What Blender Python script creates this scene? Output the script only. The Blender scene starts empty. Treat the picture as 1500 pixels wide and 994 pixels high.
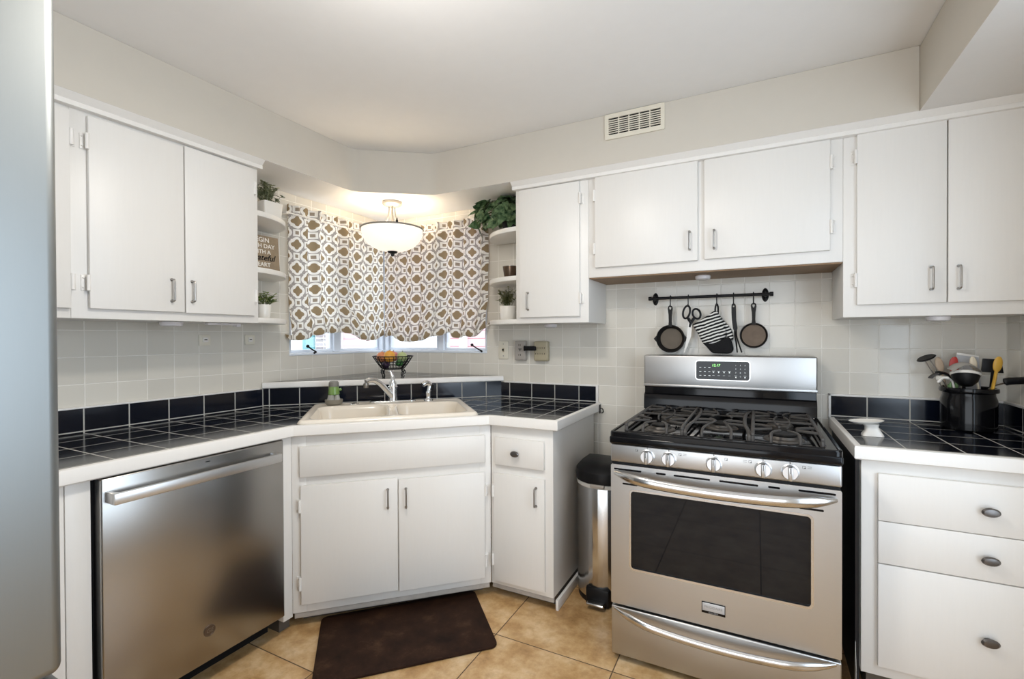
import bpy, bmesh, math, random
from mathutils import Matrix, Vector, noise

sc = bpy.context.scene
COL = sc.collection
PI = math.pi
R = math.radians

# ------------------------------------------------------------------ camera
cam_d = bpy.data.cameras.new('camera')
cam = bpy.data.objects.new('camera', cam_d)
COL.objects.link(cam)
sc.camera = cam
YAW, PITCH, ROLL, FPX = 0.4660, -0.0078, -0.0044, 686.07
def cam_axes():
    f0 = Vector((-math.sin(YAW), math.cos(YAW), 0)); r0 = Vector((math.cos(YAW), math.sin(YAW), 0)); u0 = Vector((0, 0, 1))
    f = f0*math.cos(PITCH) + u0*math.sin(PITCH); u = -f0*math.sin(PITCH) + u0*math.cos(PITCH)
    r = r0*math.cos(ROLL) + u*math.sin(ROLL); u = -r0*math.sin(ROLL) + u*math.cos(ROLL)
    return r, u, f
_r, _u, _f = cam_axes()
M = Matrix(((_r.x, _u.x, -_f.x), (_r.y, _u.y, -_f.y), (_r.z, _u.z, -_f.z))).to_4x4()
M.translation = Vector((2.4439, -2.6148, 1.2687))
cam.matrix_world = M
cam_d.sensor_width = 36
cam_d.lens = FPX/1500*36
cam_d.shift_x = (750-764.06)/1500
cam_d.shift_y = (499.48-497)/1500
cam_d.clip_start = 0.05

# ------------------------------------------------------------------ world, lights, exposure
W = bpy.data.worlds.new('sky'); sc.world = W; W.use_nodes = True
bg = W.node_tree.nodes['Background']
bg.inputs[0].default_value = (0.86, 0.93, 1.0, 1)
bg.inputs[1].default_value = 3.4
def area(name, loc, rot, sx, sy, watts, col):
    d = bpy.data.lights.new(name, 'AREA'); d.shape = 'RECTANGLE'; d.size = sx; d.size_y = sy
    d.energy = watts; d.color = col
    o = bpy.data.objects.new(name, d); COL.objects.link(o); o.location = loc; o.rotation_euler = rot
    return o
# added fill from behind the camera, and daylight through the side opening
area('rear_fill', (1.75, -5.15, 1.35), (R(90), 0, 0), 2.6, 2.2, 10, (1.0, 0.98, 0.96))
area('daylight_side', (3.35, -1.85, 1.25), (R(90), 0, R(90)), 1.25, 1.6, 13, (0.54, 0.76, 1.0))
CEIL_WATTS, CEIL_FILL_WATTS, PENDANT_WATTS = 14, 9, 6.5
vs = sc.view_settings
vs.view_transform = 'Standard'; vs.look = 'None'; vs.gamma = 1.0; vs.use_curve_mapping = False
vs.exposure = 0.0
sc.cycles.use_denoising = True
sc.cycles.max_bounces = 10; sc.cycles.diffuse_bounces = 6; sc.cycles.glossy_bounces = 5
sc.cycles.transparent_max_bounces = 12; sc.cycles.sample_clamp_indirect = 6
sc.cycles.caustics_reflective = False; sc.cycles.caustics_refractive = False

# ------------------------------------------------------------------ materials
class NT:
    def __init__(s, name):
        s.m = bpy.data.materials.new(name); s.m.use_nodes = True
        s.t = s.m.node_tree; s.b = s.t.nodes['Principled BSDF']; s.out = s.t.nodes['Material Output']
    def n(s, kind, **kw):
        nd = s.t.nodes.new(kind)
        for k, v in kw.items(): setattr(nd, k, v)
        return nd
    def l(s, a, b): s.t.links.new(a, b)
    def put(s, sock, v):
        if isinstance(v, bpy.types.NodeSocket): s.l(v, sock)
        else: sock.default_value = v
    def math(s, op, a, b=0.0, c=None):
        nd = s.n('ShaderNodeMath', operation=op); s.put(nd.inputs[0], a); s.put(nd.inputs[1], b)
        if c is not None: s.put(nd.inputs[2], c)
        return nd.outputs[0]
    def dot(s, a, v):
        nd = s.n('ShaderNodeVectorMath', operation='DOT_PRODUCT'); s.l(a, nd.inputs[0]); nd.inputs[1].default_value = v
        return nd.outputs['Value']
    def mix(s, f, a, b):
        nd = s.n('ShaderNodeMix', data_type='RGBA'); s.put(nd.inputs['Factor'], f)
        s.put(nd.inputs['A'], (*a, 1) if isinstance(a, tuple) else a); s.put(nd.inputs['B'], (*b, 1) if isinstance(b, tuple) else b)
        return nd.outputs['Result']
    def noise(s, scale, detail=3, rough=.55, vec=None, stretch=None):
        nd = s.n('ShaderNodeTexNoise'); nd.inputs['Scale'].default_value = scale
        nd.inputs['Detail'].default_value = detail; nd.inputs['Roughness'].default_value = rough
        if vec is None: vec = s.n('ShaderNodeNewGeometry').outputs['Position']
        if stretch:
            mp = s.n('ShaderNodeMapping'); mp.inputs['Scale'].default_value = stretch; s.l(vec, mp.inputs[0]); vec = mp.outputs[0]
        s.l(vec, nd.inputs['Vector'])
        return nd.outputs['Fac']
    def ramp(s, f, stops):
        nd = s.n('ShaderNodeValToRGB'); e = nd.color_ramp.elements
        while len(e) < len(stops): e.new(.5)
        for i, (p, c) in enumerate(stops): e[i].position = p; e[i].color = (*c, 1)
        s.l(f, nd.inputs[0]); return nd.outputs[0]
    def bump(s, h, strength, dist):
        nd = s.n('ShaderNodeBump'); nd.inputs['Strength'].default_value = strength; nd.inputs['Distance'].default_value = dist
        s.l(h, nd.inputs['Height']); s.l(nd.outputs[0], s.b.inputs['Normal'])
    def set(s, col=None, rough=None, metal=None, spec=None, coat=None):
        if col is not None: s.put(s.b.inputs['Base Color'], (*col, 1) if isinstance(col, tuple) else col)
        if rough is not None: s.put(s.b.inputs['Roughness'], rough)
        if metal is not None: s.b.inputs['Metallic'].default_value = metal
        if spec is not None: s.b.inputs['Specular IOR Level'].default_value = spec
        if coat is not None: s.b.inputs['Coat Weight'].default_value = coat
        return s.m

def plain(name, col, rough=.5, metal=0., spec=.5, var=.06, vs_=14., bump=0., bs=200.):
    """Principled material with a little procedural unevenness"""
    t = NT(name)
    lo = tuple(c*(1-var) for c in col); hi = tuple(min(1, c*(1+var)) for c in col)
    t.set(t.mix(t.noise(vs_), lo, hi), rough, metal, spec)
    if bump: t.bump(t.noise(bs, 2), bump, .001)
    return t.m

def painted_wood(name, col, rough=.38):
    t = NT(name)
    g = t.noise(9, 4, .6, stretch=(14, 14, 1.0))
    t.set(t.mix(g, tuple(c*.975 for c in col), tuple(c*1.015 for c in col)), rough, 0, .45)
    t.bump(g, .04, .001)
    return t.m

def brushed(name, col, rough, axis, amt=.25):
    """brushed metal: fine streaks along one axis"""
    t = NT(name)
    st = {'x': (1.5, 160, 160), 'y': (160, 1.5, 160), 'z': (160, 160, 1.5)}[axis]
    g = t.noise(6, 3, .6, stretch=st)
    t.set(t.mix(g, tuple(c*.96 for c in col), tuple(min(1, c*1.03) for c in col)), t.math('MULTIPLY_ADD', g, .06, rough-.03), 1.0)
    t.bump(g, amt*.25, .0006)
    return t.m

def tiled(name, uvec, u0, pu, vvec, v0, pv, half, tile, grout, rough, var=.05, bump=.4, spec=.5, flat_grout=.85, mottled=None):
    """square tiles laid from world position, joints where (dot(pos,uvec)-u0)/pu is whole"""
    t = NT(name)
    pos = t.n('ShaderNodeNewGeometry').outputs['Position']
    def edge(vec, o, p):
        a = t.math('DIVIDE', t.math('SUBTRACT', t.dot(pos, vec), o), p)
        fr = t.math('FRACT', t.math('ADD', a, 50.0))
        return t.math('MULTIPLY', t.math('MINIMUM', fr, t.math('SUBTRACT', 1.0, fr)), p), t.math('FLOOR', t.math('ADD', a, 50.0))
    du, iu = edge(uvec, u0, pu); dv, iv = edge(vvec, v0, pv)
    d = t.math('MINIMUM', du, dv)
    mask = t.n('ShaderNodeMapRange'); mask.interpolation_type = 'SMOOTHSTEP'
    t.l(d, mask.inputs[0]); mask.inputs[1].default_value = half*.6; mask.inputs[2].default_value = half*1.5
    wn = t.n('ShaderNodeTexWhiteNoise', noise_dimensions='2D')
    cb = t.n('ShaderNodeCombineXYZ'); t.l(iu, cb.inputs[0]); t.l(iv, cb.inputs[1]); t.l(cb.outputs[0], wn.inputs['Vector'])
    if mottled: base = mottled(t, pos, cb.outputs[0])
    else: base = tile
    lo = base
    hsv = t.n('ShaderNodeHueSaturation')
    t.put(hsv.inputs['Color'], (*lo, 1) if isinstance(lo, tuple) else lo)
    t.l(t.math('MULTIPLY_ADD', wn.outputs['Value'], 2*var, 1-var), hsv.inputs['Value'])
    t.set(t.mix(mask.outputs[0], grout, hsv.outputs[0]), t.math('MULTIPLY_ADD', mask.outputs[0], rough-flat_grout, flat_grout), 0, spec)
    t.bump(mask.outputs[0], bump, .0025)
    return t.m

X, Y, Z = (1, 0, 0), (0, 1, 0), (0, 0, 1)
P = .1095
WHITE_TILE, GROUT = (.65, .62, .555), (.80, .775, .72)
m_tile_left = tiled('cream_wall_tile_left', Y, -1.7126, P, Z, 1.1968, P, .0016, WHITE_TILE, GROUT, .16)
m_tile_back = tiled('cream_wall_tile_back', X, .5266, P, Z, 1.1015, P, .0016, WHITE_TILE, GROUT, .16)
m_tile_right = tiled('cream_wall_tile_right', Y, -.004, P, Z, 1.1015, P, .0016, WHITE_TILE, GROUT, .16)
NAVY, NGROUT = (.0035, .0052, .0115), (.52, .51, .47)
NP = .1535
def navy(name, u, u0, v, v0): return tiled(name, u, u0, NP, v, v0, NP, .0021, NAVY, NGROUT, .13, .25, .35, .42, .7)
AD = math.atan2(-.6659+1.2587, 1.2844-.6615)
DU = (math.cos(AD), math.sin(AD), 0); DN = (math.sin(AD), -math.cos(AD), 0)
m_navy_left = navy('navy_tile_left_run', Y, -1.5677, X, .0085)
m_navy_right = navy('navy_tile_right_run', X, 1.2032, Y, -.0655)
m_navy_stove = navy('navy_tile_by_range', X, 2.89, Y, -.0165)
m_navy_ledge = navy('navy_tile_ledge', X, .06, Y, -.02)
m_sp_left = navy('navy_splash_left', Y, -1.5677, Z, .745)
m_sp_diag = navy('navy_splash_corner', DU, -.4650, Z, .745)
m_sp_back = navy('navy_splash_back', X, 1.2032, Z, .745)
m_sp_stove = navy('navy_splash_range', X, 2.89, Z, .745)
m_sp_right = navy('navy_splash_right', Y, -.012, Z, .745)
def travertine(t, pos, cell):
    off = t.n('ShaderNodeVectorMath', operation='MULTIPLY_ADD'); t.l(cell, off.inputs[0]); off.inputs[1].default_value = (3.7, 5.1, 0); t.l(pos, off.inputs[2])
    a = t.noise(6.5, 9, .68, off.outputs[0]); b = t.noise(17, 7, .7, off.outputs[0])
    c = t.ramp(a, [(.30, (.27, .145, .058)), (.44, (.46, .275, .115)), (.53, (.56, .365, .18)), (.63, (.65, .465, .265)), (.76, (.70, .54, .35))])
    return t.mix(t.ramp(b, [(.50, (0, 0, 0)), (.72, (.55, .55, .55))]), c, (.34, .19, .08))
m_floor = tiled('beige_stone_floor_tile', X, 1.445, .508, Y, -.884, .508, .0021, None, (.10, .062, .035), .30, .05, .25, .4, .8, travertine)

m_white = painted_wood('white_cabinet_paint', (.74, .726, .70))
m_trimw = painted_wood('white_trim_paint', (.76, .745, .72), .34)
m_ceiling = plain('white_ceiling_paint', (.78, .775, .765), .85, spec=.2, var=.02, bump=.12, bs=90)
m_beige = plain('beige_wall_paint', (.57, .535, .475), .8, spec=.2, var=.02, bump=.10, bs=120)
m_shelf = painted_wood('white_shelf_paint', (.75, .735, .70), .3)
m_brown_ply = plain('brown_plywood', (.23, .14, .07), .55, var=.25, vs_=30)
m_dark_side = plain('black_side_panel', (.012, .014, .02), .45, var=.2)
m_toe = plain('shade_dark_toe_kick', (.10, .085, .07), .6, var=.25, vs_=20)  # recess shadow put into the colour as a dark brown
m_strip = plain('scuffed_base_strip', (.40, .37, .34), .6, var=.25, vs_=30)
m_nickel = brushed('brushed_nickel', (.33, .315, .295), .32, 'z', .1)
m_steel = brushed('brushed_steel', (.49, .488, .485), .36, 'x', .1)
m_steel_dw = plain('satin_steel_dishwasher', (.37, .36, .345), .26, 1., var=.01)
m_pewter = plain('dark_pewter', (.17, .16, .155), .32, .9)
m_satin = plain('satin_handle_steel', (.58, .58, .58), .36, 1., var=.02)
m_steel_fr = brushed('brushed_steel_refrigerator', (.27, .285, .285), .46, 'z', .05)
m_chrome = plain('chrome', (.78, .79, .80), .12, 1., var=.02)
m_polish = plain('polished_steel', (.60, .60, .60), .2, 1., var=.05)
m_enamel = plain('black_enamel', (.004, .004, .005), .10, spec=.26, var=.2)
m_iron = plain('cast_iron', (.009, .0085, .0085), .55, spec=.25, var=.3, vs_=60, bump=.25, bs=500)
m_grate = plain('grey_worn_cast_iron', (.060, .055, .051), .5, spec=.35, var=.3, vs_=40, bump=.2, bs=500)
m_black = plain('black_plastic', (.006, .006, .007), .42, spec=.22, var=.15)
m_blackmetal = plain('black_painted_metal', (.006, .006, .007), .40, spec=.25, var=.15)
m_glassdark = plain('dark_oven_glass', (.003, .004, .006), .03, var=.1, spec=.32)
m_bisque = plain('bisque_sink_enamel', (.76, .70, .61), .16, var=.03)
m_plate = plain('ivory_plastic', (.70, .66, .56), .35, var=.03)
m_greyplate = plain('grey_plastic', (.36, .33, .30), .4, var=.05)
m_tan = plain('tan_plastic', (.40, .35, .24), .4, var=.05)
m_ceramic = plain('white_ceramic', (.78, .76, .72), .22, var=.02)
m_puck = plain('white_puck_plastic', (.74, .72, .74), .35, var=.02)
m_wood = plain('pale_wood', (.62, .47, .30), .5, var=.15, vs_=50)
m_yellow = plain('yellow_silicone', (.62, .36, .05), .4, var=.08)
m_soil = plain('dark_soil', (.02, .014, .01), .9, var=.4, vs_=90)
m_vinyl = plain('white_window_vinyl', (.72, .77, .84), .35, var=.02)

def glass_mat():
    t = NT('window_glass')
    tr = t.n('ShaderNodeBsdfTransparent'); gl = t.n('ShaderNodeBsdfGlossy'); gl.inputs['Roughness'].default_value = .02
    mx = t.n('ShaderNodeMixShader'); mx.inputs[0].default_value = .06
    t.l(tr.outputs[0], mx.inputs[1]); t.l(gl.outputs[0], mx.inputs[2]); t.l(mx.outputs[0], t.out.inputs[0])
    return t.m
m_glass = glass_mat()
def emit_mat(name, col, s, base=None):
    t = NT(name); t.set(base or col, .3)
    t.b.inputs['Emission Color'].default_value = (*col, 1); t.b.inputs['Emission Strength'].default_value = s
    return t.m
m_bowl = emit_mat('frosted_lamp_glass', (1.0, .90, .76), .80, (.8, .76, .68))
m_lcd = emit_mat('green_display_digits', (.35, 1.0, .25), 1.2)
m_legend = emit_mat('white_panel_legends', (.75, .8, .8), .25)
def leaf_mat(name, a, b, rough=.45):
    t = NT(name); t.set(t.ramp(t.noise(38, 3), [(.34, a), (.66, b)]), rough, 0, .4); return t.m
m_leaf_grey = leaf_mat('grey_green_leaves', (.20, .24, .12), (.58, .60, .42))
m_leaf_lime = leaf_mat('fresh_green_leaves', (.14, .25, .04), (.50, .60, .20))
m_leaf_mix = leaf_mat('green_leaves_red_tips', (.13, .17, .06), (.55, .52, .30))
m_leaf_pothos = leaf_mat('variegated_pothos_leaves', (.014, .062, .022), (.27, .40, .20), .28)
m_stem = plain('plant_stem', (.12, .14, .05), .6)

def mat_rubber():
    t = NT('brown_mottled_rubber')
    c = t.ramp(t.noise(9, 7, .7), [(.34, (.012, .0048, .0028)), (.56, (.027, .0115, .006)), (.80, (.080, .042, .022))])
    t.set(c, .6, 0, .14); t.bump(t.noise(260, 2), .25, .001); return t.m
m_mat = mat_rubber()

def curtain_mat():
    """trellis print: taupe quatrefoils ringed in white on grey-beige"""
    t = NT('trellis_print_cotton')
    uv = t.n('ShaderNodeUVMap'); sp = t.n('ShaderNodeSeparateXYZ'); t.l(uv.outputs[0], sp.inputs[0])
    u, v = sp.outputs[0], sp.outputs[1]
    def wrap(a): return t.math('SUBTRACT', t.math('FRACT', t.math('ADD', a, 50.5)), .5)
    A = lambda a: t.math('ABSOLUTE', a)
    def hyp(a, b): return t.math('SQRT', t.math('ADD', t.math('MULTIPLY', a, a), t.math('MULTIPLY', b, b)))
    def quat(ou, ov):
        x = A(wrap(t.math('ADD', u, ou))); y = A(wrap(t.math('ADD', v, ov)))
        hi = t.math('MAXIMUM', x, y); lo = t.math('MINIMUM', x, y)
        lobe = t.math('SUBTRACT', hyp(t.math('SUBTRACT', hi, .125), lo), .095)
        core = t.math('SUBTRACT', t.math('MAXIMUM', x, y), .125)
        q = t.math('MINIMUM', lobe, core)
        return q
    def sq(ou, ov):
        x = A(wrap(t.math('ADD', u, ou))); y = A(wrap(t.math('ADD', v, ov)))
        return t.math('SUBTRACT', t.math('MAXIMUM', x, y), .075)
    q1 = quat(0, 0); q2 = quat(.5, .5)
    q = t.math('MINIMUM', q1, q2); s = t.math('MINIMUM', sq(.5, 0), sq(0, .5))
    w_q = t.math('MULTIPLY', t.math('LESS_THAN', q, .102), t.math('GREATER_THAN', q, 0.0))
    w_s = t.math('MULTIPLY', t.math('LESS_THAN', s, .075), t.math('GREATER_THAN', s, 0.0))
    white = t.math('MAXIMUM', w_q, w_s)
    tan = t.math('MAXIMUM', t.math('LESS_THAN', q, 0.0), t.math('MULTIPLY', t.math('LESS_THAN', s, 0.0), .6))
    c = t.mix(tan, (.34, .31, .285), (.27, .195, .105))
    c = t.mix(white, c, (.86, .84, .79))
    weave = t.noise(700, 1)
    c = t.mix(t.math('MULTIPLY', weave, .12), c, (.6, .57, .52))
    df = t.n('ShaderNodeBsdfDiffuse'); tl = t.n('ShaderNodeBsdfTranslucent'); mx = t.n('ShaderNodeMixShader')
    t.l(c, df.inputs[0]); t.l(c, tl.inputs[0]); mx.inputs[0].default_value = .36
    t.l(df.outputs[0], mx.inputs[1]); t.l(tl.outputs[0], mx.inputs[2]); t.l(mx.outputs[0], t.out.inputs[0])
    return t.m
m_curtain = curtain_mat()

# ------------------------------------------------------------------ mesh helpers
def B(): return bmesh.new()
def _xf(bm, vs, M): 
    if M is not None: bmesh.ops.transform(bm, matrix=M, verts=vs)
def box(bm, x, y, z, bev=0., seg=2, M=None):
    x0, x1 = sorted(x); y0, y1 = sorted(y); z0, z1 = sorted(z)
    m = Matrix.Translation(((x0+x1)/2, (y0+y1)/2, (z0+z1)/2)) @ Matrix.Diagonal((x1-x0, y1-y0, z1-z0, 1))
    tmp = bmesh.new(); bmesh.ops.create_cube(tmp, size=1, matrix=m)
    if bev: bmesh.ops.bevel(tmp, geom=tmp.edges[:], offset=bev, segments=seg, affect='EDGES', profile=.5)
    if M is not None: tmp.transform(M)
    merge(bm, tmp)
def merge(bm, tmp):
    me = bpy.data.meshes.new('tmp'); tmp.to_mesh(me); tmp.free(); bm.from_mesh(me); bpy.data.meshes.remove(me)
def prism(bm, poly, z0, z1, bev=0., M=None, seg=2):
    tmp = bmesh.new()
    vs = [tmp.verts.new((p[0], p[1], z0)) for p in poly]
    f = tmp.faces.new(vs)
    r = bmesh.ops.extrude_face_region(tmp, geom=[f])
    bmesh.ops.translate(tmp, vec=(0, 0, z1-z0), verts=[v for v in r['geom'] if isinstance(v, bmesh.types.BMVert)])
    bmesh.ops.recalc_face_normals(tmp, faces=tmp.faces[:])
    if bev: bmesh.ops.bevel(tmp, geom=tmp.edges[:], offset=bev, segments=seg, affect='EDGES', profile=.5)
    if M is not None: tmp.transform(M)
    merge(bm, tmp)
def slab_holes(bm, outer, holes, z0, z1):
    """flat slab with openings cut through"""
    tmp = bmesh.new(); es = []
    for loop in [outer]+holes:
        vs = [tmp.verts.new((p[0], p[1], z0)) for p in loop]
        es += [tmp.edges.new((vs[i], vs[(i+1) % len(vs)])) for i in range(len(vs))]
    bmesh.ops.triangle_fill(tmp, edges=es, use_beauty=True, use_dissolve=False)
    r = bmesh.ops.extrude_face_region(tmp, geom=tmp.faces[:])
    bmesh.ops.translate(tmp, vec=(0, 0, z1-z0), verts=[v for v in r['geom'] if isinstance(v, bmesh.types.BMVert)])
    bmesh.ops.recalc_face_normals(tmp, faces=tmp.faces[:])
    merge(bm, tmp)
def lathe(bm, prof, n=32, c=(0, 0, 0), M=None, ang=2*PI, a0=0.):
    tmp = bmesh.new(); full = abs(ang-2*PI) < 1e-6
    k = n if full else n+1
    rings = []
    for r, z in prof:
        if r < 1e-6: rings.append([tmp.verts.new((0, 0, z))])
        else: rings.append([tmp.verts.new((r*math.cos(a0+ang*i/n), r*math.sin(a0+ang*i/n), z)) for i in range(k)])
    for a, b in zip(rings, rings[1:]):
        for i in range(n if full else n):
            j = (i+1) % k
            q = []
            for rr, ii in ((a, i), (a, j), (b, j), (b, i)):
                v = rr[0] if len(rr) == 1 else rr[ii]
                if v not in q: q.append(v)
            if len(q) > 2: tmp.faces.new(q)
    bmesh.ops.recalc_face_normals(tmp, faces=tmp.faces[:])
    tmp.transform(Matrix.Translation(c))
    if M is not None: tmp.transform(M)
    merge(bm, tmp)
def tube(bm, pts, r, n=8, closed=False, flat=None):
    """swept round bar; r may be a list; flat=(a,b) scales the section"""
    pts = [Vector(p) for p in pts]; N = len(pts)
    rr = r if isinstance(r, (list, tuple)) else [r]*N
    T = []
    for i in range(N):
        a = pts[(i-1) % N] if (closed or i > 0) else pts[i]; b = pts[(i+1) % N] if (closed or i < N-1) else pts[i]
        T.append((b-a).normalized())
    up = Vector((0, 0, 1)) if abs(T[0].z) < .9 else Vector((1, 0, 0))
    nrm = (up - T[0]*up.dot(T[0])).normalized()
    tmp = bmesh.new(); rings = []
    for i in range(N):
        nrm = (nrm - T[i]*nrm.dot(T[i])).normalized(); bi = T[i].cross(nrm)
        fa, fb = flat or (1, 1)
        rings.append([tmp.verts.new(pts[i] + (nrm*math.cos(2*PI*k/n)*fa + bi*math.sin(2*PI*k/n)*fb)*rr[i]) for k in range(n)])
    for i in range(N if closed else N-1):
        a, b = rings[i], rings[(i+1) % N]
        for k in range(n): tmp.faces.new((a[k], a[(k+1) % n], b[(k+1) % n], b[k]))
    if not closed:
        tmp.faces.new(rings[0][::-1]); tmp.faces.new(rings[-1])
    bmesh.ops.recalc_face_normals(tmp, faces=tmp.faces[:])
    merge(bm, tmp)
def rod(bm, a, b, r, n=12): tube(bm, [a, b], r, n)
def ball(bm, c, r, sx=1, sy=1, sz=1, seg=20, M=None):
    tmp = bmesh.new(); bmesh.ops.create_uvsphere(tmp, u_segments=seg, v_segments=seg//2+2, radius=r)
    tmp.transform(Matrix.Translation(c) @ Matrix.Diagonal((sx, sy, sz, 1)))
    if M is not None: tmp.transform(M)
    merge(bm, tmp)
def spline(pts, k=6):
    """Catmull-Rom through the points"""
    P_ = [Vector(p) for p in pts]; P_ = [P_[0]*2-P_[1]]+P_+[P_[-1]*2-P_[-2]]; out = []
    for i in range(1, len(P_)-2):
        a, b, c, d = P_[i-1:i+3]
        for j in range(k):
            t = j/k
            out.append(.5*((2*b)+(c-a)*t+(2*a-5*b+4*c-d)*t*t+(3*b-a-3*c+d)*t**3))
    out.append(P_[-2]); return out
def rrect(x0, x1, y0, y1, r, n=6):
    out = []
    for cx, cy, a in ((x1-r, y1-r, 0), (x0+r, y1-r, 90), (x0+r, y0+r, 180), (x1-r, y0+r, 270)):
        for i in range(n+1):
            t = R(a+90*i/n); out.append((cx+r*math.cos(t), cy+r*math.sin(t)))
    return out
FRONT = Matrix.Rotation(PI/2, 4, 'X')      # drawing plane xy -> upright, facing -y
def text(bm, s, size, M, extrude=.0004, align='CENTER', shear=0., bold=0.):
    cu = bpy.data.curves.new('lettering', 'FONT'); cu.body = s; cu.size = size; cu.extrude = extrude; cu.align_x = align
    cu.align_y = 'CENTER'; cu.shear = shear; cu.offset = bold; cu.resolution_u = 4
    o = bpy.data.objects.new('lettering', cu); COL.objects.link(o)
    dg = bpy.context.evaluated_depsgraph_get()
    me = bpy.data.meshes.new_from_object(o.evaluated_get(dg)); me.transform(M); bm.from_mesh(me)
    bpy.data.objects.remove(o); bpy.data.curves.remove(cu); bpy.data.meshes.remove(me)

# ------------------------------------------------------------------ object helpers
LOCS = {}
def obj(name, bm, m, parent=None, loc=(0, 0, 0), ang=0., sharp=35):
    """link bm as ONE mesh object; vertices are given in the frame of its thing"""
    me = bpy.data.meshes.new(name)
    base = LOCS[parent.name] if parent is not None else Vector(loc)
    bm.transform(Matrix.Translation(-base)); bm.to_mesh(me); bm.free()
    me.shade_smooth(); me.set_sharp_from_angle(angle=R(sharp))
    for mm in (m if isinstance(m, (list, tuple)) else [m]): me.materials.append(mm)
    o = bpy.data.objects.new(name, me); COL.objects.link(o)
    if parent is not None: o.parent = parent
    else:
        o.location = Matrix.Rotation(ang, 4, 'Z') @ Vector(loc); o.rotation_euler = (0, 0, ang)
    LOCS[o.name] = base
    return o
def tag(o, label, cat, group=None):
    o['label'] = label; o['category'] = cat
    if group: o['group'] = group
    return o
def thing(name, label, cat, loc=(0, 0, 0), ang=0., group=None):
    o = bpy.data.objects.new(name, None); COL.objects.link(o); o.empty_display_size = .05
    o.location = Matrix.Rotation(ang, 4, 'Z') @ Vector(loc); o.rotation_euler = (0, 0, ang)
    LOCS[o.name] = Vector(loc)
    return tag(o, label, cat, group)
def struct(name, bm, m, parent=None, loc=(0, 0, 0), ang=0.):
    o = obj(name, bm, m, parent, loc, ang)
    if parent is None: o['kind'] = 'structure'
    return o
def sub(o, label): o['label'] = label; return o
LEFT = PI/2      # frame of the left wall: x runs along +y, -y is out into the room
DIAG = AD        # frame of the sink corner
# ------------------------------------------------------------------ the room
XR = 3.36; YB = -5.2; ZC = 2.36; ZS = 2.115
WZ0, WZ1 = 1.167, 2.05
bm = B(); box(bm, (-.12, XR+.12), (YB-.1, .12), (-.06, 0)); struct('floor', bm, m_floor)
bm = B(); box(bm, (-.12, XR+.12), (YB-.1, .12), (ZC, ZC+.1)); struct('ceiling', bm, m_ceiling)
bm = B()
box(bm, (-.12, 0), (-2.3, -.78), (0, ZC)); box(bm, (-.12, 0), (-.78, .12), (0, WZ0)); box(bm, (-.12, 0), (-.78, .12), (WZ1, ZC))
struct('wall_left', bm, m_tile_left)
bm = B(); box(bm, (-.12, 0), (YB-.1, -2.3), (0, ZC)); struct('wall_left_rear', bm, m_beige)
bm = B()
box(bm, (0, .878), (0, .12), (0, WZ0)); box(bm, (0, .878), (0, .12), (WZ1, ZC)); box(bm, (.878, XR+.12), (0, .12), (0, ZC))
struct('wall_back', bm, m_tile_back)
bm = B(); box(bm, (XR, XR+.12), (-.9, 0), (0, ZC)); struct('wall_right', bm, m_tile_right)
bm = B()
box(bm, (XR, XR+.12), (-1.2, -.9), (0, ZC)); box(bm, (XR, XR+.12), (YB-.1, -2.5), (0, ZC))
box(bm, (XR, XR+.12), (-2.5, -1.2), (0, .42)); box(bm, (XR, XR+.12), (-2.5, -1.2), (2.06, ZC))
struct('wall_right_rear', bm, m_beige)
bm = B()
box(bm, (-.12, .4), (YB-.1, YB), (0, ZC)); box(bm, (3.05, XR+.12), (YB-.1, YB), (0, ZC)); box(bm, (.4, 3.05), (YB-.1, YB), (2.25, ZC))
struct('wall_rear', bm, m_beige)

def two_tone(o):
    for p in o.data.polygons: p.material_index = 1 if p.normal.z < -.5 else 0
bm = B()
prism(bm, [(.001, YB), (.36, YB), (.36, -.68), (.366, -.645), (.385, -.612), (.70, -.385), (.735, -.365), (.775, -.36), (2.99, -.36), (2.99, -.001), (.001, -.001)], ZS, ZC-.001)
two_tone(struct('wall_soffit', bm, [m_beige, m_ceiling]))
bm = B(); box(bm, (2.991, XR-.001), (YB, -.001), (ZS, ZC-.001), .004)
two_tone(struct('wall_soffit_right', bm, [m_beige, m_ceiling]))

# picture-rail moulding along the tops of the wall cabinets
def moulding(name, x0, x1, ang):
    prof = [(-.300, 2.076), (-.330, 2.074), (-.338, 2.076), (-.3385, 2.091), (-.336, 2.093), (-.3585, 2.1135), (-.3585, 2.1148), (-.300, 2.1148)]
    bm = B(); prism(bm, [(p[0], p[1]) for p in prof], x0, x1, M=Matrix(((0, 0, 1, 0), (1, 0, 0, 0), (0, 1, 0, 0), (0, 0, 0, 1))))
    struct(name, bm, m_trimw, ang=ang)
moulding('trim_1', -2.25, -1.168, LEFT)
moulding('trim_2', 1.244, 3.355, 0)
bm = B(); box(bm, (-.1, -.002), (.002, .1), (WZ0, WZ1), .004); struct('trim_3', bm, m_vinyl)

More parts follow.
